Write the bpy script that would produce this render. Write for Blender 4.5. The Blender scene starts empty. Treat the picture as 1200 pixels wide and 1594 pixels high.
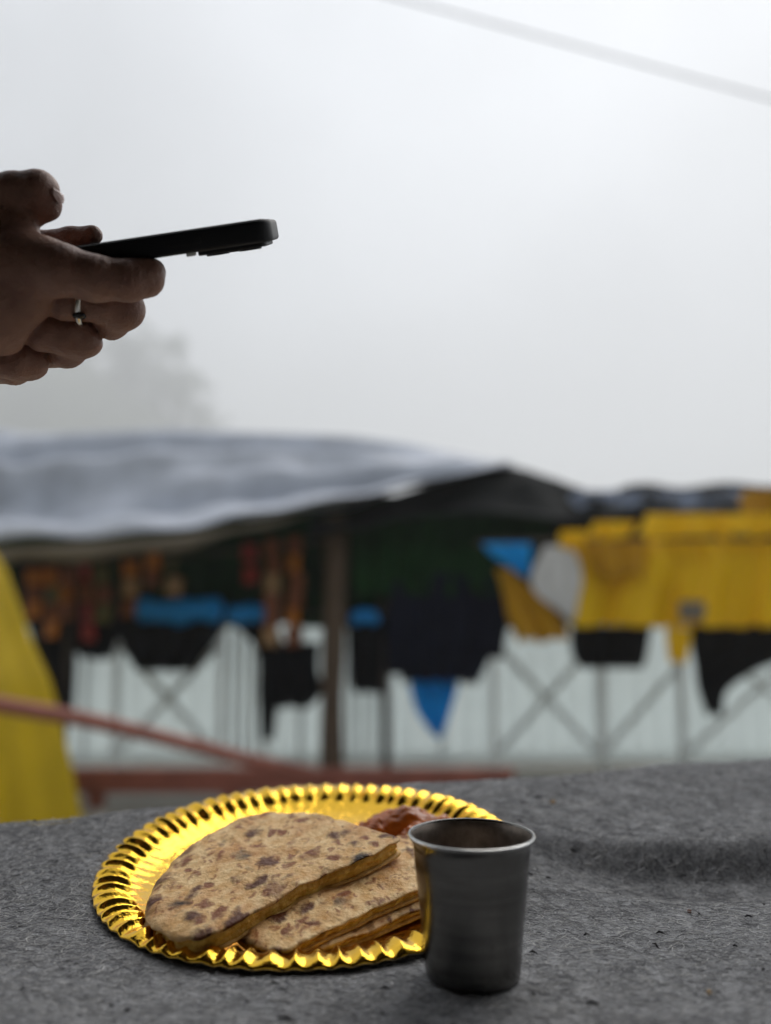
import bpy, math, random
import numpy as np

random.seed(7)
rng = np.random.default_rng(7)
SC = bpy.context.scene
COL = SC.collection
R = math.radians

# ------------------------------------------------------------------ camera, sky, sun, exposure
CZ = 1.41                     # camera height above the street
PITCH = R(6.7)
FPX, CX, CY = 1325.0, 600.0, 797.0      # focal length and centre in photograph pixels

cam_d = bpy.data.cameras.new('camera')
cam = bpy.data.objects.new('camera', cam_d)
COL.objects.link(cam)
cam.location = (0, 0, CZ)
cam.rotation_euler = (math.pi / 2 + PITCH, 0, 0)
cam_d.sensor_fit = 'HORIZONTAL'
cam_d.sensor_width = 36
cam_d.lens = 36 * FPX / 1200
cam_d.clip_start = 0.02
cam_d.clip_end = 6000
cam_d.dof.use_dof = True
cam_d.dof.focus_distance = 0.53
cam_d.dof.aperture_fstop = 3.4
cam_d.dof.aperture_blades = 0
SC.camera = cam

SUN_EL, SUN_AZ = R(50), R(30)           # azimuth measured from straight ahead towards the right
world = bpy.data.worlds.new('World')
SC.world = world
world.use_nodes = True
wn, wl = world.node_tree.nodes, world.node_tree.links
wn.clear()


def N(nodes, kind, **kw):
    n = nodes.new(kind)
    for k, v in kw.items():
        if k.startswith('i_'):
            n.inputs[k[2:].replace('_', ' ')].default_value = v
        else:
            setattr(n, k, v)
    return n


wo = N(wn, 'ShaderNodeOutputWorld')
bg = N(wn, 'ShaderNodeBackground')
bg.inputs['Strength'].default_value = 0.05
sky = N(wn, 'ShaderNodeTexSky', sky_type='NISHITA', sun_disc=False, sun_elevation=SUN_EL, sun_rotation=SUN_AZ)
sky.dust_density = 4.0
hsv = N(wn, 'ShaderNodeHueSaturation')
hsv.inputs['Saturation'].default_value = 0.35
tc = N(wn, 'ShaderNodeTexCoord')
sep = N(wn, 'ShaderNodeSeparateXYZ')
clampz = N(wn, 'ShaderNodeMapRange')
for k, v in (('From Min', 0.0), ('From Max', 1.0), ('To Min', 0.85), ('To Max', 2.2)):
    clampz.inputs[k].default_value = v
cl = N(wn, 'ShaderNodeTexNoise')
cl.inputs['Scale'].default_value = 1.7
cl.inputs['Detail'].default_value = 3
cr = N(wn, 'ShaderNodeMapRange')
for k, v in (('From Min', 0.3), ('From Max', 0.7), ('To Min', 0.58), ('To Max', 1.2)):
    cr.inputs[k].default_value = v
mul = N(wn, 'ShaderNodeMath', operation='MULTIPLY')
cloud = N(wn, 'ShaderNodeVectorMath', operation='SCALE')
cloud.inputs[0].default_value = (7.0, 7.3, 7.75)      # overcast cloud deck
mix = N(wn, 'ShaderNodeMix', data_type='RGBA')
mix.inputs['Factor'].default_value = 0.85
wl.new(sky.outputs[0], hsv.inputs['Color'])
wl.new(tc.outputs['Generated'], sep.inputs[0])
wl.new(sep.outputs['Z'], clampz.inputs['Value'])
cmap = N(wn, 'ShaderNodeMapping')
cmap.inputs['Location'].default_value = (-11.39, 5.57, 12.20)
wl.new(tc.outputs['Generated'], cmap.inputs['Vector'])
wl.new(cmap.outputs[0], cl.inputs['Vector'])
wl.new(cl.outputs['Fac'], cr.inputs['Value'])
wl.new(clampz.outputs[0], mul.inputs[0])
wl.new(cr.outputs[0], mul.inputs[1])
wl.new(mul.outputs[0], cloud.inputs['Scale'])
wl.new(hsv.outputs[0], mix.inputs['A'])
wl.new(cloud.outputs[0], mix.inputs['B'])
wl.new(mix.outputs['Result'], bg.inputs['Color'])
wl.new(bg.outputs[0], wo.inputs['Surface'])

sun_d = bpy.data.lights.new('sun', 'SUN')
sun_d.energy = 1.5
sun_d.angle = R(40)
sun_d.color = (1.0, 0.97, 0.93)
sun = bpy.data.objects.new('sun', sun_d)
COL.objects.link(sun)
sun.rotation_euler = (-(math.pi / 2 - SUN_EL), 0, -SUN_AZ)   # light comes from ahead of the camera
sun.location = (0, 3, 6)

vs = SC.view_settings
vs.view_transform = 'Standard'
vs.look = 'None'
vs.gamma = 1
vs.exposure = 0.62
vs.use_curve_mapping = False
SC.cycles.volume_bounces = 2
SC.cycles.max_bounces = 10
SC.cycles.use_denoising = True
SC.cycles.sample_clamp_indirect = 8


# ------------------------------------------------------------------ helpers
def P(px, py, Y):
    """point on the vertical plane y = Y that the photograph shows at (px, py)"""
    a, b = (px - CX) / FPX, (CY - py) / FPX
    c, s = math.cos(PITCH), math.sin(PITCH)
    d = np.array([a, c - b * s, s + b * c])
    return d * (Y / d[1]) + np.array([0, 0, CZ])


def fbm(p, scale, seed=0, octs=3):
    """cheap smooth noise from sums of sines, p (...,3)"""
    g = np.random.default_rng(seed)
    out = np.zeros(p.shape[:-1])
    amp, tot = 1.0, 0.0
    for o in range(octs):
        for k in range(4):
            d = g.normal(size=3)
            d /= np.linalg.norm(d)
            out += amp * np.sin(p @ d * scale * (2 ** o) * g.uniform(.7, 1.3) + g.uniform(0, 6.28))
        tot += amp * 2
        amp *= .5
    return out / tot


def sstep(a, b, x):
    t = np.clip((x - a) / (b - a), 0, 1)
    return t * t * (3 - 2 * t)


WORLD_LOC = {}


def put(o, parent, loc):
    base = WORLD_LOC[parent.name] if parent else np.zeros(3)
    o.location = tuple(np.asarray(loc, float) - base)
    o.parent = parent
    COL.objects.link(o)
    WORLD_LOC[o.name] = np.asarray(loc, float)
    return o


def tag(o, label=None, cat=None, group=None, kind=None):
    for k, v in (('label', label), ('category', cat), ('group', group), ('kind', kind)):
        if v:
            o[k] = v
    return o


def thing(name, loc, label, cat, group=None):
    e = bpy.data.objects.new(name, None)
    e.empty_display_size = 0.05
    put(e, None, loc)
    return tag(e, label, cat, group)


def mesh(name, V, F, m, parent=None, smooth=True, origin=None):
    V = np.asarray(V, float).reshape(-1, 3)
    if origin is None:
        if parent:
            origin = WORLD_LOC[parent.name]
        else:
            origin = np.array([(V[:, 0].min() + V[:, 0].max()) / 2, (V[:, 1].min() + V[:, 1].max()) / 2, V[:, 2].min()])
    me = bpy.data.meshes.new(name)
    me.from_pydata((V - origin).tolist(), [], [tuple(int(i) for i in f) for f in F])
    me.polygons.foreach_set('use_smooth', [smooth] * len(me.polygons))
    if m:
        me.materials.append(m)
    me.update()
    o = bpy.data.objects.new(name, me)
    return put(o, parent, origin)


def join(*parts):
    V, F, n = [], [], 0
    for v, f in parts:
        v = np.asarray(v, float).reshape(-1, 3)
        V.append(v)
        F += [tuple(int(i) + n for i in q) for q in f]
        n += len(v)
    return np.concatenate(V), F


def grid(Pts, closed_u=False):
    """Pts (nu, nv, 3) -> verts, quads"""
    nu, nv = Pts.shape[:2]
    idx = np.arange(nu * nv).reshape(nu, nv)
    a = idx if not closed_u else np.vstack([idx, idx[:1]])
    F = np.stack([a[:-1, :-1], a[1:, :-1], a[1:, 1:], a[:-1, 1:]], -1).reshape(-1, 4)
    return Pts.reshape(-1, 3), F


def tube(path, rad, n=12, cap=True):
    path = np.asarray(path, float)
    m = len(path)
    rad = np.full(m, rad) if np.isscalar(rad) else np.asarray(rad, float)
    T = np.gradient(path, axis=0)
    T /= np.linalg.norm(T, axis=1)[:, None]
    ref = np.array([0, 0, 1.0]) if abs(T[0, 2]) < .9 else np.array([1.0, 0, 0])
    rings = []
    u = np.cross(ref, T[0])
    for i in range(m):
        u = u - T[i] * (u @ T[i])
        u /= np.linalg.norm(u)
        v = np.cross(T[i], u)
        a = np.linspace(0, 2 * np.pi, n, endpoint=False)
        rings.append(path[i] + rad[i] * (np.cos(a)[:, None] * u + np.sin(a)[:, None] * v))
    V, F = grid(np.array(rings).transpose(1, 0, 2), closed_u=True)
    F = F.tolist()
    if cap:
        F.append([k * m for k in range(n)][::-1])
        F.append([k * m + m - 1 for k in range(n)])
    return V, F


def lathe(prof, n, c):
    prof = np.asarray(prof, float)
    a = np.linspace(0, 2 * np.pi, n, endpoint=False)
    Pt = np.stack([prof[None, :, 0] * np.cos(a)[:, None], prof[None, :, 0] * np.sin(a)[:, None],
                   np.broadcast_to(prof[None, :, 1], (n, len(prof)))], -1) + np.asarray(c)
    return grid(Pt, closed_u=True)


def box(lo, hi):
    x0, y0, z0 = lo
    x1, y1, z1 = hi
    V = [(x0, y0, z0), (x1, y0, z0), (x1, y1, z0), (x0, y1, z0), (x0, y0, z1), (x1, y0, z1), (x1, y1, z1), (x0, y1, z1)]
    F = [(0, 3, 2, 1), (4, 5, 6, 7), (0, 1, 5, 4), (1, 2, 6, 5), (2, 3, 7, 6), (3, 0, 4, 7)]
    return V, F


def bev(o, w, seg=2):
    b = o.modifiers.new('bevel', 'BEVEL')
    b.width = w
    b.segments = seg
    b.limit_method = 'ANGLE'
    return o


def thick(o, t):
    s = o.modifiers.new('thickness', 'SOLIDIFY')
    s.thickness = t
    s.offset = 0
    return o


def spline(pts, n):
    """Catmull-Rom through pts, n samples"""
    p = np.asarray(pts, float)
    p = np.vstack([2 * p[0] - p[1], p, 2 * p[-1] - p[-2]])
    t = np.linspace(0, len(pts) - 1 - 1e-9, n)
    i = t.astype(int)
    f = (t - i)[:, None]
    a, b, c, d = p[i], p[i + 1], p[i + 2], p[i + 3]
    return .5 * (2 * b + (c - a) * f + (2 * a - 5 * b + 4 * c - d) * f * f + (3 * b - a - 3 * c + d) * f ** 3)


def lin(pts, n):
    p = np.asarray(pts, float)
    t = np.linspace(0, len(p) - 1, n)
    return np.stack([np.interp(t, np.arange(len(p)), p[:, k]) for k in range(p.shape[1])], 1)


def srgb(r, g, b):
    return tuple(((c / 255) / 12.92 if c / 255 <= .04045 else ((c / 255 + .055) / 1.055) ** 2.4) for c in (r, g, b))


MATS = {}


def mat(name, col, rough=.7, metal=0.0, var=.25, vscale=8.0, bump=0.0, bscale=60.0, bdist=.01, sheen=0.0, trans=0.0,
        spec=.4, sss=0.0, col2=None, stretch=None):
    """procedural surface: colour that varies with two noises, fine relief"""
    if name in MATS:
        return MATS[name]
    m = bpy.data.materials.new(name)
    m.use_nodes = True
    n, l = m.node_tree.nodes, m.node_tree.links
    b = n['Principled BSDF']
    tcn = N(n, 'ShaderNodeTexCoord')
    vec = tcn.outputs['Object']
    if stretch:
        mp = N(n, 'ShaderNodeMapping')
        mp.inputs['Scale'].default_value = stretch
        l.new(vec, mp.inputs['Vector'])
        vec = mp.outputs[0]
    no = N(n, 'ShaderNodeTexNoise')
    no.inputs['Scale'].default_value = vscale
    no.inputs['Detail'].default_value = 5
    no.inputs['Roughness'].default_value = .65
    l.new(vec, no.inputs['Vector'])
    ra = N(n, 'ShaderNodeValToRGB')
    ra.color_ramp.elements[0].position = .3
    ra.color_ramp.elements[1].position = .72
    c = np.array(col[:3])
    lo = c * (1 - var)
    hi = np.array(col2[:3]) if col2 else np.clip(c * (1 + var), 0, 1)
    ra.color_ramp.elements[0].color = (*lo, 1)
    ra.color_ramp.elements[1].color = (*hi, 1)
    l.new(no.outputs['Fac'], ra.inputs['Fac'])
    l.new(ra.outputs['Color'], b.inputs['Base Color'])
    b.inputs['Roughness'].default_value = rough
    b.inputs['Metallic'].default_value = metal
    b.inputs['Specular IOR Level'].default_value = spec
    if sheen:
        b.inputs['Sheen Weight'].default_value = sheen
        b.inputs['Sheen Roughness'].default_value = .5
    if sss:
        b.inputs['Subsurface Weight'].default_value = sss
        b.inputs['Subsurface Radius'].default_value = (1.0, .35, .2)
        b.inputs['Subsurface Scale'].default_value = .004
    if bump:
        bn = N(n, 'ShaderNodeTexNoise')
        bn.inputs['Scale'].default_value = bscale
        bn.inputs['Detail'].default_value = 6
        l.new(vec, bn.inputs['Vector'])
        bu = N(n, 'ShaderNodeBump')
        bu.inputs['Strength'].default_value = bump
        bu.inputs['Distance'].default_value = bdist
        l.new(bn.outputs['Fac'], bu.inputs['Height'])
        l.new(bu.outputs['Normal'], b.inputs['Normal'])
    if trans:
        tr = N(n, 'ShaderNodeBsdfTranslucent')
        l.new(ra.outputs['Color'], tr.inputs['Color'])
        mx = N(n, 'ShaderNodeMixShader')
        mx.inputs[0].default_value = trans
        l.new(b.outputs[0], mx.inputs[1])
        l.new(tr.outputs[0], mx.inputs[2])
        l.new(mx.outputs[0], n['Material Output'].inputs['Surface'])
    MATS[name] = m
    return m


def drape(name, rows, Y, m, label=None, cat=None, group=None, parent=None, folds=5, amp=.03, nx=40, ny=28, ragged=0.0,
          lean=0.0, th=.008, seed=1, bulge=0.0):
    """hanging cloth: rows = [(photo y, left x, right x), ...] on the plane y = Y, with vertical folds of real depth"""
    rows = np.asarray(rows, float)
    rr = spline(rows, ny) if len(rows) > 2 else lin(rows, ny)
    g = np.random.default_rng(seed)
    ph, ph2 = g.uniform(0, 6.28, 2)
    u = np.linspace(0, 1, nx)
    Pt = np.zeros((nx, ny, 3))
    rag = g.normal(size=nx)
    rag = np.convolve(rag, np.ones(3) / 3, 'same') * ragged
    for j in range(ny):
        t = j / (ny - 1)
        for i in range(nx):
            w = amp * (.35 + .65 * t) * (math.sin(u[i] * folds * 6.28 + ph + .8 * math.sin(t * 3 + ph2))
                                       + .45 * math.sin(u[i] * folds * 14.1 + ph2 + t * 1.5))
            yy = Y + w - lean * t + bulge * (1 - (2 * u[i] - 1) ** 2)
            y = rr[j, 0] + (rag[i] * t ** 3)
            Pt[i, j] = P(rr[j, 1] + (rr[j, 2] - rr[j, 1]) * u[i], y, yy)
    V, F = grid(Pt)
    o = mesh(name, V, F, m, parent)
    thick(o, th)
    if label:
        tag(o, label, cat, group)
    return o


# ------------------------------------------------------------------ materials of the setting
M_ground = mat('concrete street', srgb(150, 147, 138), .9, var=.2, vscale=1.3, bump=.4, bscale=25)
M_hill = mat('hill grass', (.055, .075, .035), .95, var=.4, vscale=.03, col2=(.10, .12, .06))
M_wood_dark = mat('weathered plank', (.06, .045, .035), .8, var=.45, vscale=3, bump=.3, bscale=30, stretch=(1, 6, 6))
M_bark = mat('bark', (.05, .035, .025), .9, var=.4)
M_needle = mat('needles', (.035, .055, .03), .8, var=.4, vscale=.4)
M_leaf = mat('leaves', (.07, .11, .04), .8, var=.4, vscale=.4)

# ------------------------------------------------------------------ ground, hill, terrace
G = 1500.0
o = mesh('ground', [(-G, -60, 0), (G, -60, 0), (G, G, 0), (-G, G, 0)], [(0, 1, 2, 3)], M_ground, smooth=False, origin=np.zeros(3))
tag(o, kind='structure')


def hill_h(x, y):
    x, y = x / 1.65, y / 1.65
    s = np.maximum(0, -x - 27 + 6 * np.sin(y / 37) + .02 * (y - 300))
    h = s + .005 * s * s
    h = 115 * np.tanh(h / 115)
    p = np.stack([x, y, 0 * x], -1)
    h = h * (1 + .16 * fbm(p, .07, 3)) * sstep(240, 360, y)
    s2 = np.maximum(0, x - 150 - 20 * np.sin(y / 60))
    h2 = 70 * np.tanh(s2 * .55 / 70) * sstep(260, 380, y)
    return (h + h2) * 1.65 - .6


xs, ys = np.linspace(-1400, 1400, 280), np.linspace(200, 1480, 150)
X, Yg = np.meshgrid(xs, ys, indexing='ij')
V, F = grid(np.stack([X, Yg, hill_h(X, Yg)], -1))
tag(mesh('hill', V, F, M_hill, origin=np.zeros(3)), kind='structure')

# unseen mountainside added behind the shelter to keep skylight off the stall fronts
xs, ys = np.linspace(-260, 260, 70), np.linspace(-75, -6, 40)
X, Yg = np.meshgrid(xs, ys, indexing='ij')
V, F = grid(np.stack([X, Yg, np.maximum(0, (-Yg - 7)) * .55 * (1 + .12 * np.sin(X / 17 + Yg / 9)) - .3], -1))
tag(mesh('slope', V, F, M_hill, origin=np.zeros(3)), kind='structure')

# raised terrace that the table stands on, and the shelter it belongs to
FLOOR = .44
o = bev(mesh('terrace', *box((-4, -3.2, -.2), (4, 1.35, FLOOR)), M_ground, smooth=False), .02)
tag(o, kind='structure')


# ------------------------------------------------------------------ shelter over the table (shades the near side of everything)
sh = thing('tea_shelter', (0, -2.9, FLOOR), 'dark plank shelter with sheet roof over the felt covered table', 'shelter')
ROOF = CZ + 1.22
k = 0
for i in range(32):
    x0 = -3.2 + i * .2
    mesh('wall_plank', *box((x0, -2.9, FLOOR), (x0 + .192, -2.87 + .006 * (i % 3), ROOF - .02)), M_wood_dark, sh, smooth=False)
for i in range(12):
    for sx in (-1, 1):
        y0 = -2.86 + i * .2
        a = sorted((sx * 3.2, sx * 3.17))
        if y0 < -.6:
            mesh('wall_plank', *box((a[0], y0, FLOOR), (a[1], y0 + .192, ROOF - .02)), M_wood_dark, sh, smooth=False)
n = 160
u = np.linspace(-3.4, 3.4, n)
Pt = np.zeros((n, 2, 3))
for j, y in enumerate((-3.05, .70)):
    Pt[:, j, 0] = u
    Pt[:, j, 1] = y
    Pt[:, j, 2] = ROOF + .03 + .018 * np.sin(u * 2 * math.pi / .076 * .5) + .05 * (y + 3) / 4
o = thick(mesh('roof_sheet', *grid(Pt), mat('rusty sheet', (.09, .07, .06), .75, var=.4, vscale=3), sh), .003)
for sx in (-3.1, 3.1):
    mesh('post', *tube([(sx, .6, FLOOR), (sx, .6, ROOF + .05)], .05, 12), M_wood_dark, sh)
mesh('roof_beam', *box((-3.2, .55, ROOF - .06), (3.2, .65, ROOF + .04)), M_wood_dark, sh, smooth=False)

# ------------------------------------------------------------------ trees on the foggy slope


def at_slope(px, Y):
    x = (px - CX) / FPX * Y * .98
    return np.array([x, Y, float(hill_h(np.array(x), np.array(Y)))])


def conifer(px, Y, h, label, seed):
    b = at_slope(px, Y)
    g = np.random.default_rng(seed)
    t = thing('conifer_tree', b, label, 'tree', 'trees on the foggy slope')
    mesh('trunk', *tube([b - [0, 0, 1], b + [0, 0, h * .5], b + [0, 0, h * .98]], [h * .02, h * .013, h * .002], 7), M_bark, t)
    V, F = [], []
    nl = 22
    for k in range(nl):
        f = k / (nl - 1)
        z = h * (.12 + .86 * f)
        r = h * .27 * (1 - f) ** .9 * g.uniform(.7, 1.15) + .15
        for a in g.uniform(0, 6.28, 13):
            L = r * g.uniform(.6, 1.1)
            d = np.array([math.cos(a), math.sin(a), 0])
            s = np.array([-d[1], d[0], 0])
            for q in range(3):
                c0 = b + [0, 0, z] + d * L * (q / 3) - np.array([0, 0, .28 * L * (q / 3) ** 1.5])
                c1 = b + [0, 0, z] + d * L * ((q + 1.2) / 3) - np.array([0, 0, .28 * L * ((q + 1.2) / 3) ** 1.5 + .12 * L])
                w = L * .2 * g.uniform(.6, 1.2)
                n0 = len(V)
                V += [c0 - s * w * .4, c0 + s * w * .4, c1 + s * w + g.normal(size=3) * .1 * L, c1 - s * w + g.normal(size=3) * .1 * L]
                F.append((n0, n0 + 1, n0 + 2, n0 + 3))
    mesh('crown', V, F, M_needle, t, smooth=False)


def broadleaf(px, Y, h, label, seed):
    b = at_slope(px, Y)
    g = np.random.default_rng(seed)
    t = thing('broadleaf_tree', b, label, 'tree', 'trees on the foggy slope')
    mesh('trunk', *tube([b - [0, 0, 1], b + [0, 0, h * .35], b + [.1 * h, 0, h * .7]], [h * .03, h * .02, h * .006], 7), M_bark, t)
    V, F = [], []
    cl = [np.array([g.normal() * .30, g.normal() * .30, .25 + .7 * g.random() ** 1.4]) * h for _ in range(30)]
    for c in cl:
        rc = h * g.uniform(.05, .15)
        for _ in range(48):
            p = g.normal(size=3)
            p = p / np.linalg.norm(p) * rc * g.uniform(.6, 1.05)
            e = g.normal(size=(2, 3)) * h * .022
            n0 = len(V)
            q = b + c + p
            V += [q - e[0], q + e[1], q + e[0], q - e[1]]
            F.append((n0, n0 + 1, n0 + 2, n0 + 3))
    mesh('crown', V, F, M_leaf, t, smooth=False)


broadleaf(232, 604, 62, 'tallest dark tree fading into fog above the silver tarpaulin', 11)
broadleaf(205, 664, 46, 'tree close beside the tallest one, half lost in fog', 12)
broadleaf(262, 625, 44, 'shorter tree at the lower end of the foggy tree line', 13)
broadleaf(172, 583, 38, 'small tree between the green tree and the tall trees in fog', 14)
broadleaf(20, 604, 52, 'tree at the edge of the picture just below the hands', 15)
broadleaf(288, 634, 39, 'low tree farthest down the foggy tree line', 16)
broadleaf(190, 573, 46, 'tree in front of the tallest one in the fog', 17)
broadleaf(112, 453, 30, 'pale green leafy tree in fog just below the hands', 21)
broadleaf(60, 473, 21, 'low bushy tree in fog beside the pale green leafy one', 22)
conifer(1120, 664, 52, 'faint conifer in fog above the yellow tarpaulin stall', 31)
conifer(1160, 694, 41, 'fainter smaller conifer in fog above the yellow stall', 32)

for i in range(12):
    broadleaf(rng.uniform(-40, 330), rng.uniform(560, 760), rng.uniform(24, 40), 'one of the many dim trees scattered on the fogbound slope behind the silver tarpaulin', 100 + i)

# fog that hides the valley
V, F = box((-1700, -80, -2), (1700, 1600, 262))
hz = mesh('haze', V, F, None, smooth=False, origin=np.zeros(3))
hm = bpy.data.materials.new('fog')
hm.use_nodes = True
hm.node_tree.nodes.clear()
ho = N(hm.node_tree.nodes, 'ShaderNodeOutputMaterial')
hv = N(hm.node_tree.nodes, 'ShaderNodeVolumePrincipled')
hv.inputs['Color'].default_value = (.94, .955, .975, 1)
hv.inputs['Density'].default_value = .0019
hv.inputs['Anisotropy'].default_value = .36
hm.node_tree.links.new(hv.outputs[0], ho.inputs['Volume'])
hz.data.materials.append(hm)
tag(hz, kind='stuff')

# ------------------------------------------------------------------ stalls across the street
M_white = mat('white sheet', (.86, .91, .91), .6, var=.05, vscale=1.5, trans=.8, bump=.2, bscale=12)
M_greybar = mat('grey painted steel', (.82, .86, .87), .5, var=.15, vscale=6)
M_silver = mat('silver tarpaulin', srgb(184, 189, 200), .55, var=.25, vscale=2.5, bump=.5, bscale=7, spec=.35)
M_dtarp = mat('black tarpaulin', (.014, .015, .015), .85, var=.35, vscale=3, bump=.4, bscale=9, spec=.1)
M_dgreen = mat('dark green cloth', (.010, .042, .012), .95, var=.5, vscale=3, spec=.05)
M_black = mat('black cloth', (.010, .010, .012), .9, var=.4, vscale=5, spec=.05)
M_navy = mat('navy cloth', (.008, .010, .022), .9, var=.4, vscale=5, spec=.05)
M_yellow = mat('yellow tarpaulin', srgb(255, 214, 4), .5, var=.08, vscale=2.5, trans=.4, bump=.3, bscale=8)
M_ochre = mat('ochre tarpaulin', srgb(206, 154, 4), .5, var=.15, vscale=2.5, trans=.25, bump=.3, bscale=8)
M_ycloth = mat('yellow raincoat cloth', srgb(214, 184, 4), .55, var=.12, vscale=3, trans=.35, bump=.25, bscale=12)
M_blue = mat('blue tarpaulin', srgb(20, 180, 245), .5, var=.12, vscale=4, trans=.5)
M_blue2 = mat('deep blue tarpaulin', srgb(0, 132, 206), .5, var=.15, vscale=4)
M_rust = mat('red oxide paint', srgb(142, 84, 70), .6, var=.25, vscale=6, bump=.25, bscale=40)
M_post = mat('brown timber', srgb(92, 76, 62), .85, var=.3, vscale=4, bump=.3, bscale=30, stretch=(4, 4, 1))
M_beige = mat('beige canvas', srgb(120, 112, 100), .8, var=.15, vscale=3)

YP = 8.0
ZG = 0.0


def plane_x(px, Y):
    return P(px, 1190, Y)[0]


def panel(x0, x1, ytop, brace, label):
    """free-standing white sheet panel with steel frame"""
    xa, xb = plane_x(x0, YP), plane_x(x1, YP)
    zt = P(x0, ytop, YP)[2]
    zb = .02
    t = thing('barrier_panel', ((xa + xb) / 2, YP, 0), label, 'panel', 'white barrier panels along the street')
    w = .024
    nx_ = max(4, int((xb - xa) / .09))
    u = np.linspace(xa + .01, xb - .01, nx_ * 4)
    Pt = np.zeros((len(u), 12, 3))
    for j, z in enumerate(np.linspace(zb + .03, zt - .03, 12)):
        Pt[:, j] = np.stack([u, YP + .012 * np.sin((u - xa) * 2 * math.pi / .18), np.full(len(u), z)], 1)
    thick(mesh('sheet', *grid(Pt), M_white, t), .004)
    for x in (xa, xb - w):
        bev(mesh('upright', *box((x + .002, YP - .06, 0), (x + w, YP - .022, zt)), M_greybar, t, smooth=False), .004)
    for z in (zb + .02, zt - .05):
        mesh('crossbar', *box((xa + w + .001, YP - .055, z), (xb - w - .001, YP - .024, z + .04)), M_greybar, t, smooth=False)
    if brace >= 1:
        xc0, xc1, z0, z1 = xa + w, xb - w, zb + .12, zb + .12 + (xb - xa) * 1.02
        z1 = min(z1, zt - .08)
        for q, (a, b) in enumerate((((xc0, z0), (xc1, z1)), ((xc0, z1), (xc1, z0)))):
            if brace == 1 and q == 1:
                continue
            d = np.array([b[0] - a[0], b[1] - a[1]])
            d /= np.linalg.norm(d)
            nrm = np.array([-d[1], d[0]]) * .030
            yy = YP - .05 - .012 * q
            V = []
            for y in (yy, yy + .010):
                for p, s in ((a, -1), (b, -1), (b, 1), (a, 1)):
                    V.append((p[0] + s * nrm[0], y, p[1] + s * nrm[1]))
            mesh('brace', V, [(3, 2, 1, 0), (4, 5, 6, 7), (0, 1, 5, 4), (1, 2, 6, 5), (2, 3, 7, 6), (3, 0, 4, 7)], M_greybar, t, smooth=False)
    if brace < 0:
        for q in range(-brace):
            x = xa + (xb - xa) * (q + 1) / (-brace + 1)
            mesh('upright', *box((x - .02, YP - .05, zb + .03), (x + .02, YP - .024, zt - .03)), M_greybar, t, smooth=False)


panel(-70, 82, 960, 2, 'white panel half hidden by the yellow draped cloth')
panel(84, 178, 960, -1, 'narrow white panel beside the yellow draped cloth')
panel(180, 342, 955, 2, 'white panel with grey X brace below the black bag and blue roll')
panel(344, 412, 950, -3, 'white panel with close upright bars left of the brown post')
panel(414, 520, 955, -1, 'white panel partly behind the brown timber post')
panel(522, 604, 955, -3, 'white panel with dark uprights just past the brown post')
panel(606, 768, 955, -1, 'white panel behind the pointed blue cloth')
panel(770, 932, 955, 2, 'white panel with grey X brace under the ochre corner of tarpaulin')
panel(934, 1062, 955, 1, 'white panel with one slanting brace under the black bag')
panel(1064, 1310, 955, 2, 'wide white panel with X brace at the yellow tarpaulin end')

# dark cloth hung across the back of the stalls
drape('backdrop_cloth', [(770, -120, 930), (900, -120, 925), (975, -120, 915)], YP - .12, M_dgreen, 'dark green cloth hung across the back of the stall', 'cloth',
      folds=14, amp=.025, nx=160, seed=4, ragged=4)
drape('backdrop_cloth', [(765, 860, 1330), (800, 862, 1330), (846, 868, 1330)], YP - .14, M_black, 'black cloth strip hung under the roof above the yellow tarpaulin', 'cloth', folds=10, amp=.02, nx=100, seed=5)

# timber posts and rails of the stalls


def post(px0, px1, ytop, Y, m, label):
    a, b = P(px0, 1190, Y), P(px1, 1190, Y)
    c, r = (a + b) / 2, (b[0] - a[0]) / 2
    zt = P(px0, ytop, Y)[2]
    z = np.linspace(0, zt, 14)
    path = np.stack([c[0] + .012 * np.sin(z * 2.3 + px0), np.full(14, Y) + .01 * np.cos(z * 3), z], 1)
    o = mesh('stall_post', *tube(path, r * (1 + .06 * np.sin(z * 7)), 14), m, origin=np.array([c[0], Y, 0]))
    tag(o, label, 'post', 'stall posts')


post(500, 536, 800, 7.3, M_post, 'thick brown timber post holding up the silver tarpaulin')
post(592, 606, 830, 7.5, M_wood_dark, 'thin dark post next to the big black jacket')
post(936, 946, 830, 7.75, M_greybar, 'thin pale post under the yellow tarpaulin')
post(1056, 1066, 830, 7.75, M_greybar, 'pale post behind the black coat under the yellow tarpaulin')
post(92, 104, 840, 7.5, M_wood_dark, 'thin dark post beside the yellow draped cloth')


def rail(pts, r, label):
    path = spline([P(*p) for p in pts], 24)
    o = mesh('hanging_rail', *tube(path, r, 10), M_wood_dark)
    tag(o, label, 'rail', 'rails goods hang from')


rail([(-60, 874, 7.42), (250, 868, 7.42), (520, 838, 7.42)], .02, 'dark rail under the silver tarpaulin that snack strips hang from')
rail([(-40, 962, 7.62), (250, 964, 7.62), (620, 950, 7.62)], .018, 'dark rail that black clothes and blue rolls hang on')
rail([(590, 898, 7.56), (700, 895, 7.56), (900, 880, 7.56)], .018, 'dark rail holding the big black jacket')
rail([(740, 846, 6.92), (1050, 838, 6.92), (1300, 834, 6.92)], .022, 'dark rail holding the yellow tarpaulin')

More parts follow.
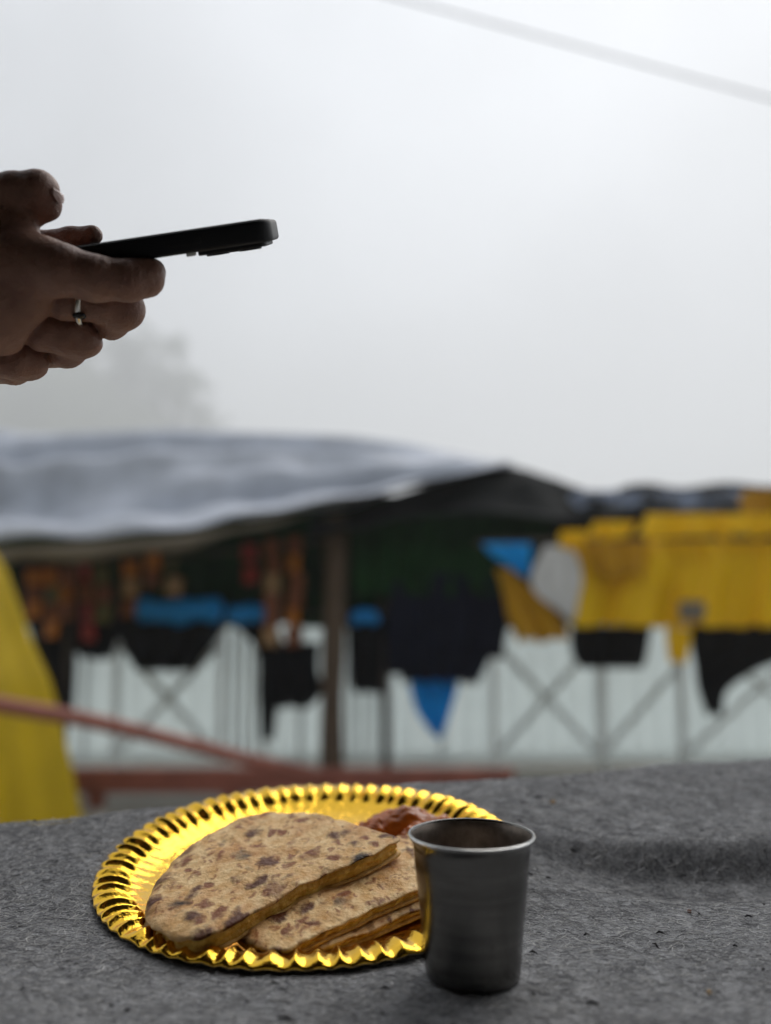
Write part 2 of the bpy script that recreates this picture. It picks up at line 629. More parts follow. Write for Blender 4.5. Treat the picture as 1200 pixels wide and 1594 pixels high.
# silver tarpaulin roof: a sheet between its front hem and its ridge
hem = spline([P(-140, 862, 6.5), P(0, 850, 6.55), (P(150, 842, 6.6)), P(300, 828, 6.65), P(430, 806, 6.75), P(560, 778, 6.9), P(680, 747, 7.1), P(790, 722, 7.3)], 120)
rdg = spline([P(-140, 672, 8.9), P(0, 676, 8.9), P(40, 681, 8.9), P(150, 678, 8.9), P(280, 677, 8.9), P(420, 686, 8.9), P(560, 690, 8.8), P(680, 704, 8.6), P(800, 724, 8.3)], 120)
nv = 70
t = np.linspace(0, 1, nv)[None, :, None]
Pt = hem[:, None] * (1 - t) + rdg[:, None] * t
uu = np.linspace(0, 1, 120)[:, None] * np.ones((1, nv))
tt = np.ones((120, 1)) * np.linspace(0, 1, nv)[None, :]
w = (np.sin((tt * 2.1 + uu * .30 + .06 * np.sin(uu * 7) + .1) * 6.28) * .20 + .06 * np.sin((tt * 5.0 - uu * .7) * 6.28 + np.sin(uu * 9)) + .05 * np.sin(uu * 40 + tt * 6) * (1 - tt)
     + .035 * fbm(Pt, 3.5, 8)) * np.sin(np.pi * np.clip(tt * .92 + .05, 0, 1)) ** .6
w *= np.clip((1 - uu) * 3.2, .15, 1)
Pt[..., 1] -= w * .75
Pt[..., 2] += w * .75
roof = thing('tarpaulin_roof', (P(300, 1190, 7.5)[0], 7.5, 0), 'silver grey tarpaulin stretched in folds over the stall', 'tarpaulin')
thick(mesh('sheet', *grid(Pt), M_silver, roof), .008)
hp = hem + np.array([0, -.02, -.015])
band = np.stack([hp[:76], hp[:76] + np.array([0, .03, -.12])], 1)
band[:, 1, 2] += .02 * np.sin(np.arange(76) * .35) + .11 * sstep(40, 76, np.arange(76))
thick(mesh('hem_strip', *grid(band), M_beige, roof), .008)
mesh('ridge_pole', *tube(rdg[::6] + np.array([0, .02, -.06]), .03, 10), M_wood_dark, roof)

# black tarpaulin roof with its peak, running on over the yellow stall
ridge2 = spline([P(480, 812, 7.4), P(600, 776, 7.6), P(700, 744, 7.8), P(788, 727, 7.9), P(860, 745, 7.9), P(930, 768, 7.9), P(1000, 753, 7.9), P(1060, 760, 7.9), P(1130, 752, 7.9), P(1200, 757, 7.9), P(1330, 752, 7.9)], 150)
hem2 = spline([P(480, 838, 6.95), P(600, 812, 7.0), P(700, 800, 7.0), P(790, 800, 7.0), P(860, 808, 7.0), P(930, 806, 7.0), P(1000, 800, 7.0), P(1060, 800, 7.0), P(1130, 799, 7.0), P(1200, 800, 7.0), P(1330, 800, 7.0)], 150)
nv = 40
t = np.linspace(0, 1, nv)[None, :, None]
Pt = hem2[:, None] * (1 - t) + ridge2[:, None] * t
uu = np.linspace(0, 1, 150)[:, None] * np.ones((1, nv))
tt = np.ones((150, 1)) * np.linspace(0, 1, nv)[None, :]
w = (.05 * np.sin(uu * 55 + 2 * tt) + .05 * np.sin(tt * 9 + uu * 12) + .05 * fbm(Pt, 5, 9)) * np.sin(np.pi * np.clip(tt, 0, 1))
Pt[..., 2] += w
o = thick(mesh('tarpaulin_roof', *grid(Pt), M_dtarp), .01)
tag(o, 'black tarpaulin roof with a peak over the jacket and yellow stall', 'tarpaulin')
drape('green_net', [(800, 545, 880), (860, 548, 830), (925, 552, 790)], 7.35, M_dgreen, 'dark green shade cloth hanging below the black tarpaulin peak', 'cloth', folds=7, amp=.03, nx=70, seed=6, ragged=6)

tag(drape('highlight_strip', [(764, 905, 1175), (774, 885, 1190), (788, 900, 1180)], 7.15, mat('blue grey sheen', srgb(120, 132, 156), .5, var=.25, vscale=4), 'blue grey sheen strip added as highlight along the black roof', 'tarpaulin', folds=3, amp=.05, nx=60, seed=44, ragged=6))  # strip added to give the black roof its bluish highlights
# yellow stall on the right
drape('yellow_tarpaulin', [(842, 868, 1330), (880, 905, 1330), (930, 895, 1330), (976, 888, 1330)], 6.85, M_yellow,
      'large bright yellow tarpaulin hanging across the stall front', 'tarpaulin', folds=4.3, amp=.075, nx=150, seed=7, ragged=3)
drape('yellow_valance', [(800, 1005, 1330), (818, 1000, 1330), (836, 985, 1330)], 6.72, M_yellow, 'folded yellow strip along the top of the yellow stall', 'tarpaulin', folds=5, amp=.035, nx=80, seed=8, ragged=5)
drape('yellow_valance', [(812, 925, 990), (826, 918, 985), (838, 915, 975)], 6.74, M_yellow, 'short yellow flap between two others above the big yellow sheet', 'tarpaulin', folds=1.5, amp=.03, nx=30, seed=9, ragged=5)
drape('yellow_valance', [(826, 874, 915), (838, 870, 914), (852, 872, 908)], 6.76, M_yellow, 'smallest yellow flap above the white cloth', 'tarpaulin', folds=1.2, amp=.03, nx=24, seed=10, ragged=4)
drape('ochre_cloth', [(842, 905, 1005), (870, 915, 1003), (902, 935, 1000)], 6.74, M_ochre, 'ochre cloth scrap hanging over the corner of the yellow tarpaulin', 'cloth', folds=2, amp=.03, nx=30, seed=11, ragged=8)
drape('ochre_cloth', [(885, 772, 795), (920, 782, 830), (960, 790, 872), (997, 806, 888)], 6.86, M_ochre, 'ochre tarpaulin corner slanting down below the blue triangle', 'tarpaulin', folds=2, amp=.03, nx=34, seed=12, ragged=5)
drape('yellow_flap', [(978, 1036, 1076), (1000, 1038, 1074), (1030, 1042, 1068)], 6.84, M_yellow, 'little yellow tail hanging between the two black bags', 'tarpaulin', folds=1.3, amp=.02, nx=24, seed=13, ragged=3)
drape('ridge_cover', [(762, 1160, 1330), (780, 1150, 1330), (800, 1155, 1330)], 7.0, M_ochre, 'brownish yellow sheet on top of the black roof at the picture edge', 'tarpaulin', folds=2, amp=.03, nx=30, seed=14)
drape('white_cloth', [(850, 848, 872), (862, 842, 896), (900, 826, 906), (925, 836, 902), (945, 862, 898), (966, 886, 893)], 6.78, mat('white cotton', (.85, .85, .85), .8, var=.06, trans=.4), 'white cloth hanging between blue triangle and yellow tarpaulin',
      'cloth', folds=2, amp=.025, nx=34, seed=15)
drape('blue_cloth', [(846, 750, 826), (862, 764, 826), (880, 790, 825), (898, 816, 822)], 6.80, M_blue, 'blue triangular scrap of tarpaulin left of the white cloth', 'tarpaulin', folds=1.6, amp=.02, nx=30, seed=16)
drape('paper_label', [(936, 1058, 1096), (950, 1056, 1098), (966, 1060, 1094)], 6.76, M_beige, 'small whitish patch on the lower edge of the yellow tarpaulin', 'cloth', folds=1, amp=.01, nx=14, seed=17)
drape('black_bag', [(974, 890, 1014), (1000, 888, 1010), (1022, 892, 1006), (1040, 905, 1000)], 7.35, M_black, 'wide black bag hanging under the yellow tarpaulin', 'bag', folds=3, amp=.04, nx=40, seed=18, bulge=-.08)
drape('black_coat', [(966, 1074, 1330), (1010, 1076, 1330), (1030, 1080, 1210), (1070, 1086, 1135), (1112, 1100, 1124)], 7.38, M_black, 'long black coat under the yellow tarpaulin at the picture edge', 'coat', folds=5, amp=.04, nx=60, seed=19, ragged=4)

# black jacket group and blue tongue in the middle
jk = thing('black_jacket', P(690, 1062, 7.45), 'big black jacket on the rail above the pointed blue cloth', 'jacket')
drape('body', [(892, 640, 752), (912, 618, 776), (960, 612, 782), (1020, 616, 762), (1062, 628, 742)], 7.45, M_navy, folds=4, amp=.04, nx=60, seed=20, parent=jk, bulge=-.1, th=.03, ragged=5)
drape('sleeve', [(904, 752, 776), (950, 760, 790), (1000, 760, 784), (1024, 762, 780)], 7.42, M_navy, folds=1, amp=.03, nx=20, seed=21, parent=jk, bulge=-.07, th=.03)
drape('sleeve', [(904, 612, 640), (960, 602, 632), (1020, 604, 630), (1050, 606, 626)], 7.42, M_navy, folds=1, amp=.03, nx=20, seed=22, parent=jk, bulge=-.07, th=.03)
drape('blue_cloth', [(1030, 634, 716), (1070, 638, 712), (1110, 650, 700), (1135, 668, 692), (1148, 680, 688)], 7.5, M_blue, 'pointed blue cloth hanging below the big black jacket', 'cloth', folds=2, amp=.03, nx=40, seed=23)


def garment(rows, Y, label, seed, m=M_black, cat='garment', folds=3, name='black_garment'):
    return drape(name, rows, Y, m, label, cat, 'black clothes hanging in the stall', folds=folds, amp=.06, nx=44, seed=seed, bulge=-.09, th=.03, ragged=2)


garment([(962, 180, 352), (990, 186, 340), (1020, 200, 316), (1044, 214, 300)], 7.5, 'black bag bulging below the longer blue roll', 24, cat='bag', name='black_bag')
garment([(962, 350, 420), (1010, 400, 440), (1080, 404, 432), (1150, 408, 424)], 7.5, 'long thin black garment below the shorter blue roll', 25)
garment([(1000, 400, 496), (1040, 412, 494), (1075, 424, 500), (1100, 436, 480)], 7.55, 'black garment against the brown post, under the brown snack strip', 26)
garment([(960, 540, 612), (1010, 544, 606), (1060, 548, 600), (1078, 556, 592)], 7.5, 'black garment hanging between brown post and big jacket', 27)
garment([(868, 20, 120), (950, 40, 118), (1040, 66, 116), (1104, 84, 112)], 7.6, 'black garment tapering down beside the yellow draped cloth', 28)
garment([(940, 112, 186), (985, 114, 184), (1010, 120, 176), (1024, 130, 170)], 7.6, 'short black garment hanging left of the blue roll', 29)


def blue_roll(x0, x1, y0, y1, label, seed):
    c0, c1 = P(x0, (y0 + y1) / 2, 7.42), P(x1, (y0 + y1) / 2, 7.42)
    r = (P(x0, y0, 7.42)[2] - P(x0, y1, 7.42)[2]) / 2
    n = 22
    s = np.linspace(0, 1, n)
    path = c0 + (c1 - c0) * s[:, None]
    path[:, 2] += .012 * np.sin(s * 9 + seed)
    rad = r * (1 + .08 * np.sin(s * 14 + seed)) * np.clip(np.minimum(s, 1 - s) * 9 + .55, 0, 1)
    V, F = tube(path, rad, 18)
    V = V + .012 * fbm(V, 25, seed)[:, None] * np.array([0, 1, 1])
    tag(mesh('blue_roll', V, F, M_blue2), label, 'roll', 'rolled blue tarpaulins')


blue_roll(212, 346, 933, 970, 'longer rolled blue tarpaulin lying above the black bag', 1)
blue_roll(354, 416, 943, 971, 'shorter rolled blue tarpaulin beside the longer one', 2)
blue_roll(545, 590, 950, 972, 'small blue roll just past the brown post', 3)

# strips of snack packets
PK = [mat('packet orange', srgb(190, 112, 30), .35, var=.35, vscale=12), mat('packet brown', srgb(120, 66, 34), .35, var=.35, vscale=12),
      mat('packet red', srgb(140, 36, 26), .35, var=.3, vscale=12), mat('packet tan', srgb(165, 130, 92), .35, var=.3, vscale=12),
      mat('packet olive', srgb(90, 84, 40), .35, var=.3, vscale=12)]
u = np.linspace(-1, 1, 7)
UU, VV = np.meshgrid(u, u, indexing='ij')
bul = ((1 - UU ** 2) * (1 - VV ** 2)) ** .5
top = np.stack([UU, -bul, VV], -1)
bot = np.stack([UU, bul, VV], -1)
packV, packF = join(grid(top), (grid(bot)[0], [tuple(q[::-1]) for q in grid(bot)[1]]))
PMESH = {}


def packet_mesh(k):
    if k not in PMESH:
        me = bpy.data.meshes.new('packet')
        me.from_pydata((packV * np.array([.066, .022, .078])).tolist(), [], [tuple(int(i) for i in f) for f in packF])
        me.materials.append(PK[k])
        PMESH[k] = me
    return PMESH[k]


def snack_strip(px, y0, y1, kinds, label, seed):
    g = np.random.default_rng(seed)
    a, b = P(px, y0, 7.32), P(px, y1, 7.32)
    t = thing('snack_strip', b, label, 'snack strip', 'hanging strips of snack packets')
    n = max(2, int(round((a[2] - b[2]) / .155)))
    mesh('string', *tube([a + [0, 0, .1], b + [0, .01, .1]], .004, 6), M_black, t)
    for i in range(n):
        o = bpy.data.objects.new('packet', packet_mesh(kinds[i % len(kinds)]))
        put(o, t, a + (b - a) * (i + .5) / n + [g.normal() * .012, g.normal() * .012, 0])
        o.rotation_euler = (g.normal() * .12, g.normal() * .1, g.normal() * .35)


snack_strip(52, 888, 960, [0, 1], 'orange snack strip nearest the yellow draped cloth', 1)
snack_strip(80, 884, 992, [0, 4, 1], 'longest of the orange snack strips beside the yellow cloth', 2)
snack_strip(105, 884, 965, [1, 0], 'orange and brown snack strip next to the red one at the left end', 3)
snack_strip(134, 876, 1000, [2, 1, 2], 'dull red snack strip left of the blue roll', 4)
snack_strip(162, 880, 970, [4, 1], 'olive snack strip just past the dull red one', 5)
snack_strip(200, 868, 962, [0, 3, 1], 'brown and orange strip at the end of the longer blue roll', 6)
snack_strip(238, 862, 912, [0, 1], 'short orange strip above the longer blue roll', 7)
snack_strip(272, 862, 930, [4, 3], 'tan strip above the middle of the longer blue roll', 8)
snack_strip(390, 842, 912, [2], 'short red strip above the shorter blue roll', 9)
snack_strip(425, 838, 1006, [1, 1, 3], 'long brown snack strip, the one farther from the brown post', 10)
snack_strip(458, 834, 1006, [1, 0, 1], 'long brown snack strip nearer the brown post', 11)

# low red beam along the street edge and pale slab in front of it
zb = P(300, 1215, 6.4)[2]
o = bev(mesh('edge_beam', *box((P(60, 1215, 6.4)[0], 6.36, zb - .085), (P(800, 1215, 6.4)[0], 6.46, zb + .085)), M_rust, smooth=False), .012)
tag(o, 'low red painted beam lying behind the gold plate', 'beam')
for i, px in enumerate((150, 360, 570, 780)):
    x = P(px, 1215, 6.4)[0]
    bev(mesh('foot', *box((x - .06, 6.37, 0), (x + .06, 6.45, zb - .087)), M_rust, o, smooth=False), .005)
# pipe handrail running down to the beam
pth = spline([P(-420, 1032, 3.9), P(-200, 1058, 4.1), P(0, 1097, 4.3), P(140, 1122, 4.6), P(290, 1158, 5.0), P(400, 1186, 5.5), P(500, 1206, 6.28)], 60)
hr = thing('handrail', (pth[0, 0], pth[0, 1], 0), 'red brown pipe handrail slanting down past the yellow cloth', 'handrail')
mesh('pipe', *tube(pth, .041, 16), M_rust, hr)
mesh('upright', *tube([(pth[4, 0], pth[4, 1], 0), pth[4]], .028, 12), M_rust, hr)

# yellow cloth draped over a pole at the left edge
ax = P(-75, 1190, 5.6)[0]
zt = P(-75, 760, 5.6)[2]
nu, nvv = 120, 40
a = np.linspace(0, 2 * np.pi, nu, endpoint=False)
Pt = np.zeros((nu, nvv, 3))
yr = [(760, -70), (830, -25), (890, 12), (940, 30), (990, 46), (1060, 78), (1120, 92), (1200, 110), (1280, 124), (1400, 134)]
for j, yy in enumerate(np.linspace(760, 1400, nvv)):
    ex = np.interp(yy, [q[0] for q in yr], [q[1] for q in yr])
    rr = (P(ex, yy, 5.6)[0] - ax)
    z = max(P(0, yy, 5.6)[2], .01)
    f = (yy - 760) / 640
    rad = rr * (.90 + (.10 * np.sin(a * 7 + 1 + f * 1.3) + .05 * np.sin(a * 13 + 2 - f)) * (.3 + .7 * f) * sstep(0, .1, np.full(nu, f)))
    Pt[:, j] = np.stack([ax + rad * np.cos(a), 5.6 + rad * np.sin(a), np.full(nu, z)], 1)
yc = thing('draped_yellow_cloth', (ax, 5.6, 0), 'yellow cloth draped in a cone over a pole at the picture edge', 'cloth')
thick(mesh('cloth', *grid(Pt, closed_u=True), M_ycloth, yc), .006)
mesh('pole', *tube([(ax, 5.6, 0), (ax, 5.6, zt + .25)], .025, 12), M_wood_dark, yc)

# cable overhead
cb = spline([P(-500, -330, 5.4), P(0, -172, 5.2), P(415, -58, 5.0), P(635, 1, 5.0), P(908, 75, 5.0), P(1200, 154, 5.0), P(1500, 230, 5.0), P(2100, 372, 5.0)], 80)
tag(mesh('overhead_cable', *tube(cb, .0062, 10), mat('cable sheath', (.10, .10, .11), .6)), 'grey cable slanting across the foggy sky', 'cable')

# ------------------------------------------------------------------ table with grey felt blanket
def camrel(x, y, z):
    return np.array([x, y, CZ + z])


EDGE_X = np.array([-.9, -.6, -.33, -.18, .02, .22, .45, .62, 1.0])
EDGE_Y = np.array([.60, .655, .690, .725, .785, .845, .905, .935, .98])


def edge_y(x):
    return np.interp(x, EDGE_X, EDGE_Y)


PL_C = np.array([-.0515, .6265, -.1661])         # centre of the plate's rim circle, relative to the camera
PL_N = np.array([-.0257, -.1534, 1.0])
PL_N /= np.linalg.norm(PL_N)
PL_U = np.cross([0, 1, 0], PL_N)
PL_U /= np.linalg.norm(PL_U)
PL_V = np.cross(PL_N, PL_U)
PL_R, PL_D = .143, .017                           # rim radius and depth
PL_FLOOR = .101


def felt_z(x, y):
    """height of the blanket's top relative to the camera"""
    e = edge_y(x)
    rt = sstep(.02, .22, x)                       # 0 = left part, 1 = right part
    wav = .010 * np.sin(x * 9 + .5) + .006 * np.sin(x * 23)
    yc = .655 + wav + .04 * sstep(.3, .55, x)
    left = .046 * sstep(.50, .80, y)
    right = .024 * sstep(yc - .016, yc + .010, y) + .026 * sstep(.66, .93, y) - .006 * np.exp(-((y - yc + .036) / .016) ** 2)
    z = -.1945 + left * (1 - rt) + right * rt
    p = np.stack([x, y, 0 * x], -1)
    z = z + .0016 * fbm(p, 22, 41) + .0012 * fbm(p, 60, 42)
    z = z + .006 * rt * np.exp(-((y - (e - .05)) / .05) ** 2)
    # the plate presses the felt down
    q = np.stack([x, y, z], -1) - PL_C
    du, dv = q @ PL_U, q @ PL_V
    r = np.sqrt(du ** 2 + dv ** 2)
    base = PL_C[2] - PL_D * PL_N[2] - ((x - PL_C[0]) * PL_N[0] + (y - PL_C[1]) * PL_N[1]) / PL_N[2] - .0012
    wgt = 1 - sstep(PL_FLOOR + .004, PL_FLOOR + .05, r)
    z = z * (1 - wgt) + np.minimum(base, z + .02) * wgt
    # the tumbler stands on a flat spot
    rc = np.hypot(x - .0469, y - .4829)
    wc = 1 - sstep(.028, .07, rc)
    return z * (1 - wc) + -.1940 * wc


nx_, ny_ = 420, 230
xs = np.linspace(-.75, .85, nx_)
sv = np.concatenate([np.linspace(0, 1, 190), 1 + np.linspace(0.004, .30, 40)])
FP = np.zeros((nx_, len(sv), 3))
y0 = .12
for j, s in enumerate(sv):
    e = edge_y(xs) + .004 * np.sin(xs * 31) + .003 * np.sin(xs * 77)
    if s <= 1:
        y = y0 + (e - y0) * s
        z = felt_z(xs, y)
        z = z - .007 * sstep(.965, 1.0, np.full(nx_, s)) ** 2
    else:
        d = s - 1
        rr = .012
        ang = np.minimum(d / rr, math.pi / 2)
        y = e + rr * np.sin(ang) + .008 * np.sin(xs * 40) * sstep(0, .2, np.full(nx_, d))
        z = felt_z(xs, e) - .007 - rr * (1 - np.cos(ang)) - max(0, d - rr * math.pi / 2)
    FP[:, j] = np.stack([xs, y, z], 1)
FP[..., 2] += CZ
V, F = grid(FP)

fm = bpy.data.materials.new('grey felt')
fm.use_nodes = True
n, l = fm.node_tree.nodes, fm.node_tree.links
b = n['Principled BSDF']
tcn = N(n, 'ShaderNodeTexCoord')
mp = N(n, 'ShaderNodeMapping')
mp.inputs['Scale'].default_value = (1, 2.2, 1.5)
n1 = N(n, 'ShaderNodeTexNoise')
n1.inputs['Scale'].default_value = 420
n1.inputs['Detail'].default_value = 4
n2 = N(n, 'ShaderNodeTexNoise')
n2.inputs['Scale'].default_value = 38
n2.inputs['Detail'].default_value = 4
l.new(tcn.outputs['Object'], mp.inputs['Vector'])
l.new(mp.outputs[0], n1.inputs['Vector'])
l.new(tcn.outputs['Object'], n2.inputs['Vector'])
ma = N(n, 'ShaderNodeMath', operation='MULTIPLY_ADD')
l.new(n1.outputs['Fac'], ma.inputs[0])
ma.inputs[1].default_value = .7
m2 = N(n, 'ShaderNodeMath', operation='MULTIPLY')
m2.inputs[1].default_value = .3
l.new(n2.outputs['Fac'], m2.inputs[0])
l.new(m2.outputs[0], ma.inputs[2])
ra = N(n, 'ShaderNodeValToRGB')
ra.color_ramp.elements[0].position = .34
ra.color_ramp.elements[0].color = (.18, .183, .193, 1)
ra.color_ramp.elements[1].position = .66
ra.color_ramp.elements[1].color = (.53, .535, .55, 1)
l.new(ma.outputs[0], ra.inputs['Fac'])
l.new(ra.outputs['Color'], b.inputs['Base Color'])
b.inputs['Roughness'].default_value = 1
b.inputs['Specular IOR Level'].default_value = .1
bu = N(n, 'ShaderNodeBump')
bu.inputs['Strength'].default_value = .8
bu.inputs['Distance'].default_value = .0016
l.new(ma.outputs[0], bu.inputs['Height'])
l.new(bu.outputs['Normal'], b.inputs['Normal'])

blanket = mesh('felt_blanket', V, F, fm, origin=np.array([0, .5, CZ - .2]))
tag(blanket, 'grey wool felt blanket covering the table under plate and tumbler', 'blanket')
thick(blanket, .003).modifiers['thickness'].offset = -1

# nap of loose wool fibres on the blanket
NF = 120000
fx = rng.uniform(-.42, .56, NF)
e = edge_y(fx)
fy = .36 + (e + .003 - .36) * rng.random(NF) ** .85
fold = np.exp(-((fy - (.64 + .010 * np.sin(fx * 9 + .5) + .04 * sstep(.3, .55, fx))) / .03) ** 2) * sstep(.05, .2, fx)
NP_ = 6
th0 = rng.normal(0, .6, NF) + np.where(rng.random(NF) < .5, 0, math.pi)
ln = rng.gamma(4, .0024, NF) * (1 + .5 * fold)
curl = rng.normal(0, 1.5, NF)
lift = np.abs(rng.normal(0, .0006, NF)) * (1 + 1.5 * fold) + .0002
pts = np.zeros((NF, NP_, 3))
x_, y_ = fx.copy(), fy.copy()
for k in range(NP_):
    tk = k / (NP_ - 1)
    yl = np.minimum(y_, edge_y(x_) + .001)
    z_ = felt_z(x_, yl) - .007 * sstep(.965, 1.0, (yl - y0) / (edge_y(x_) - y0)) ** 2
    pts[:, k] = np.stack([x_, y_, z_ + lift * math.sin(math.pi * (.12 + .8 * tk)) + .00005], 1)
    th = th0 + curl * tk * 1.6
    x_ = x_ + np.cos(th) * ln / (NP_ - 1)
    y_ = y_ + np.sin(th) * ln / (NP_ - 1)
q = pts[:, 0] - PL_C
keep = (np.hypot(q @ PL_U, q @ PL_V) > PL_FLOOR + .004) & (np.hypot(fx - .0469, fy - .4829) > .027)
pts = pts[keep]
pts[..., 2] += CZ
pts -= np.array([0, .5, CZ - .2])
hc = bpy.data.hair_curves.new('wool_fibres')
hc.add_curves([NP_] * len(pts))
hc.attributes['position'].data.foreach_set('vector', pts.reshape(-1).astype(np.float32))
ra_ = hc.attributes.get('radius') or hc.attributes.new('radius', 'FLOAT', 'POINT')
rad = (rng.gamma(6, .0000135, len(pts))[:, None] * np.array([.8, 1, 1, 1, .9, .5])[None]).reshape(-1)
ra_.data.foreach_set('value', rad.astype(np.float32))
wm = bpy.data.materials.new('wool fibre')
wm.use_nodes = True
n, l = wm.node_tree.nodes, wm.node_tree.links
b = n['Principled BSDF']
hi = N(n, 'ShaderNodeHairInfo')
wr = N(n, 'ShaderNodeValToRGB')
els = wr.color_ramp.elements
els[0].color, els[1].color = (.09, .09, .096, 1), (.92, .91, .88, 1)
e2 = wr.color_ramp.elements.new(.35)
e2.color = (.31, .313, .325, 1)
e3 = wr.color_ramp.elements.new(.8)
e3.color = (.70, .70, .71, 1)
l.new(hi.outputs['Random'], wr.inputs['Fac'])
l.new(wr.outputs['Color'], b.inputs['Base Color'])
b.inputs['Roughness'].default_value = .85
b.inputs['Specular IOR Level'].default_value = .2
hc.materials.append(wm)
nap = bpy.data.objects.new('wool_fibres', hc)
put(nap, blanket, np.array([0, .5, CZ - .2]))
nap['kind'] = 'stuff'

# dark lint and chaff caught in the wool
V, F = [], []
for i in range(150):
    x = rng.uniform(-.36, .5)
    y = rng.uniform(.40, edge_y(x) - .01)
    q = np.array([x, y, felt_z(np.array([x]), np.array([y]))[0]])
    if np.hypot((q - PL_C) @ PL_U, (q - PL_C) @ PL_V) < .15 or np.hypot(x - .0469, y - .4829) < .035:
        continue
    a, L, w = rng.normal(0, .7), rng.gamma(3, .0007), rng.uniform(.0003, .0008)
    d, s = np.array([math.cos(a), math.sin(a), 0]), np.array([-math.sin(a), math.cos(a), 0])
    v, f = join(tube([q - d * L + [0, 0, .0004], q - d * L * .3 + s * w + [0, 0, .0012], q + d * L * .3 + [0, 0, .001], q + d * L + [0, 0, .0003]], [w * .3, w, w * .9, w * .2], 5))
    n0 = len(V)
    V += (v + [0, 0, CZ]).tolist()
    F += [tuple(int(k) + n0 for k in ff) for ff in f]
lint = mesh('lint', V, F, mat('dark lint', (.02, .018, .02), .95), blanket)
lint['kind'] = 'stuff'


def crumb(px, py, r, m, label):
    # walk along the ray until it meets the felt
    for Y in np.arange(.4, .95, .002):
        p = P(px, py, Y)
        if p[2] - CZ <= felt_z(np.array([p[0]]), np.array([p[1]]))[0] + .0004:
            break
    V, F = lathe([(.0001, 0), (r * .8, r * .15), (r, r * .6), (r * .7, r * 1.1), (.0001, r * 1.25)], 10, p)
    V = V + r * .3 * fbm(V, 900, int(px))[:, None]
    tag(mesh('crumb', V, F, m), label, 'crumb', 'crumbs on the felt')


M_crumb = mat('bread crumb', srgb(196, 164, 118), .8, var=.2, vscale=400)
crumb(860, 1251, .0022, M_crumb, 'pale bread crumb near the far edge of the felt')
crumb(1104, 1547, .0014, M_crumb, 'tiny pale crumb low on the felt in front')
crumb(1073, 1421, .0016, mat('brown crumb', srgb(110, 66, 44), .8), 'brown crumb on the felt past the tumbler')

# the table under the blanket
TBL = thing('table', (0, .5, FLOOR), 'plain wooden table hidden under the grey felt', 'table')
ex = np.linspace(-.74, .84, 12)
n0 = len(ex)
V = [(x, edge_y(x) - .006, CZ - .206) for x in ex] + [(x, .13, CZ - .206) for x in ex]
V += [(x, edge_y(x) - .006, CZ - .236) for x in ex] + [(x, .13, CZ - .236) for x in ex]
F = []
for i in range(n0 - 1):
    F += [(i, n0 + i, n0 + i + 1, i + 1), (2 * n0 + i, 2 * n0 + i + 1, 3 * n0 + i + 1, 3 * n0 + i), (i, i + 1, 2 * n0 + i + 1, 2 * n0 + i), (n0 + i, 3 * n0 + i, 3 * n0 + i + 1, n0 + i + 1)]
F += [(0, 2 * n0, 3 * n0, n0), (n0 - 1, 2 * n0 - 1, 4 * n0 - 1, 3 * n0 - 1)]
mesh('tabletop', V, F, M_post, TBL, smooth=False)
for x, y in ((-.66, .2), (.76, .2), (-.66, .56), (.76, .85)):
    mesh('leg', *box((x - .03, y - .03, FLOOR), (x + .03, y + .03, CZ - .237)), M_post, TBL, smooth=False)


# ------------------------------------------------------------------ gold foil plate
def on_plate(u, v, h):
    """plate coordinates -> world"""
    u, v, h = np.broadcast_arrays(u, v, h)
    return PL_C + np.array([0, 0, CZ]) + u[..., None] * PL_U + v[..., None] * PL_V + h[..., None] * PL_N


NFL, SUB = 70, 13
nu = NFL * SUB
a = np.arange(nu) / nu * 2 * np.pi
jit = np.random.default_rng(3)
fl_amp = np.repeat(jit.uniform(.6, 1.35, NFL), SUB)
fl_amp = np.convolve(np.concatenate([fl_amp[-7:], fl_amp, fl_amp[:7]]), np.ones(7) / 7, 'same')[7:-7]
fl_ph = np.interp(np.arange(nu), np.arange(NFL + 1) * SUB, np.append(*(lambda q: (q, q[0]))(jit.normal(0, .11, NFL))))
ph = (a * NFL / (2 * np.pi) + fl_ph) % 1.0
tri = 1 - np.abs(2 * ph - 1)                       # 0..1 triangle
ridge = np.where(tri > .5, 1 - .5 * (2 * (1 - tri)) ** 1.3, .5 * (2 * tri) ** 1.5)   # rounded crest, narrow valley
lean = np.sin(2 * np.pi * ph)
prof = [(0.0002, 0, 0, 0), (.03, 0, 0, 0), (.06, 0, 0, 0), (.084, 0, 0, 0), (.094, .0005, 0, 0), (.101, .0016, 0, 0), (.107, .0032, .0, 0), (.112, .0050, .06, 0), (.117, .0070, .12, 0), (.1197, .0090, .5, .1),
        (.1215, .0108, .9, .2), (.124, .0124, 1.1, .4), (.1265, .0136, 1.3, .7), (.129, .0144, 1.4, 1), (.132, .0149, 1.35, 1), (.135, .0150, 1.15, .8), (.138, .0147, .9, .5), (.1403, .0141, .7, .3),
        (.142, .0133, .5, .2), (.143, .0124, .35, .1), (.1432, .0116, .25, 0)]
pr = np.array(prof)
s = np.linspace(0, len(pr) - 1, 64)
pr = np.stack([np.interp(s, np.arange(len(pr)), pr[:, k]) for k in range(4)], 1)
AMP = .0034
Pt = np.zeros((nu, len(pr), 3))
for j, (r, h, am, lw) in enumerate(pr):
    hh = h - PL_D + AMP * am * fl_amp * (ridge - .62) * (1 - .25 * lw)
    rr = r - .0022 * am * fl_amp * (ridge - .5) * (1 - lw) + .0022 * lw * (ridge - .5)
    aa = a + .006 * lw * lean * fl_amp
    # slow sag and wobble of the thin card
    hh = hh + .0012 * (r / .143) ** 3 * np.sin(3 * a + .6)
    Pt[:, j] = on_plate(rr * np.cos(aa) * 1.04, rr * np.sin(aa), hh)
gm = bpy.data.materials.new('gold foil')
gm.use_nodes = True
n, l = gm.node_tree.nodes, gm.node_tree.links
b = n['Principled BSDF']
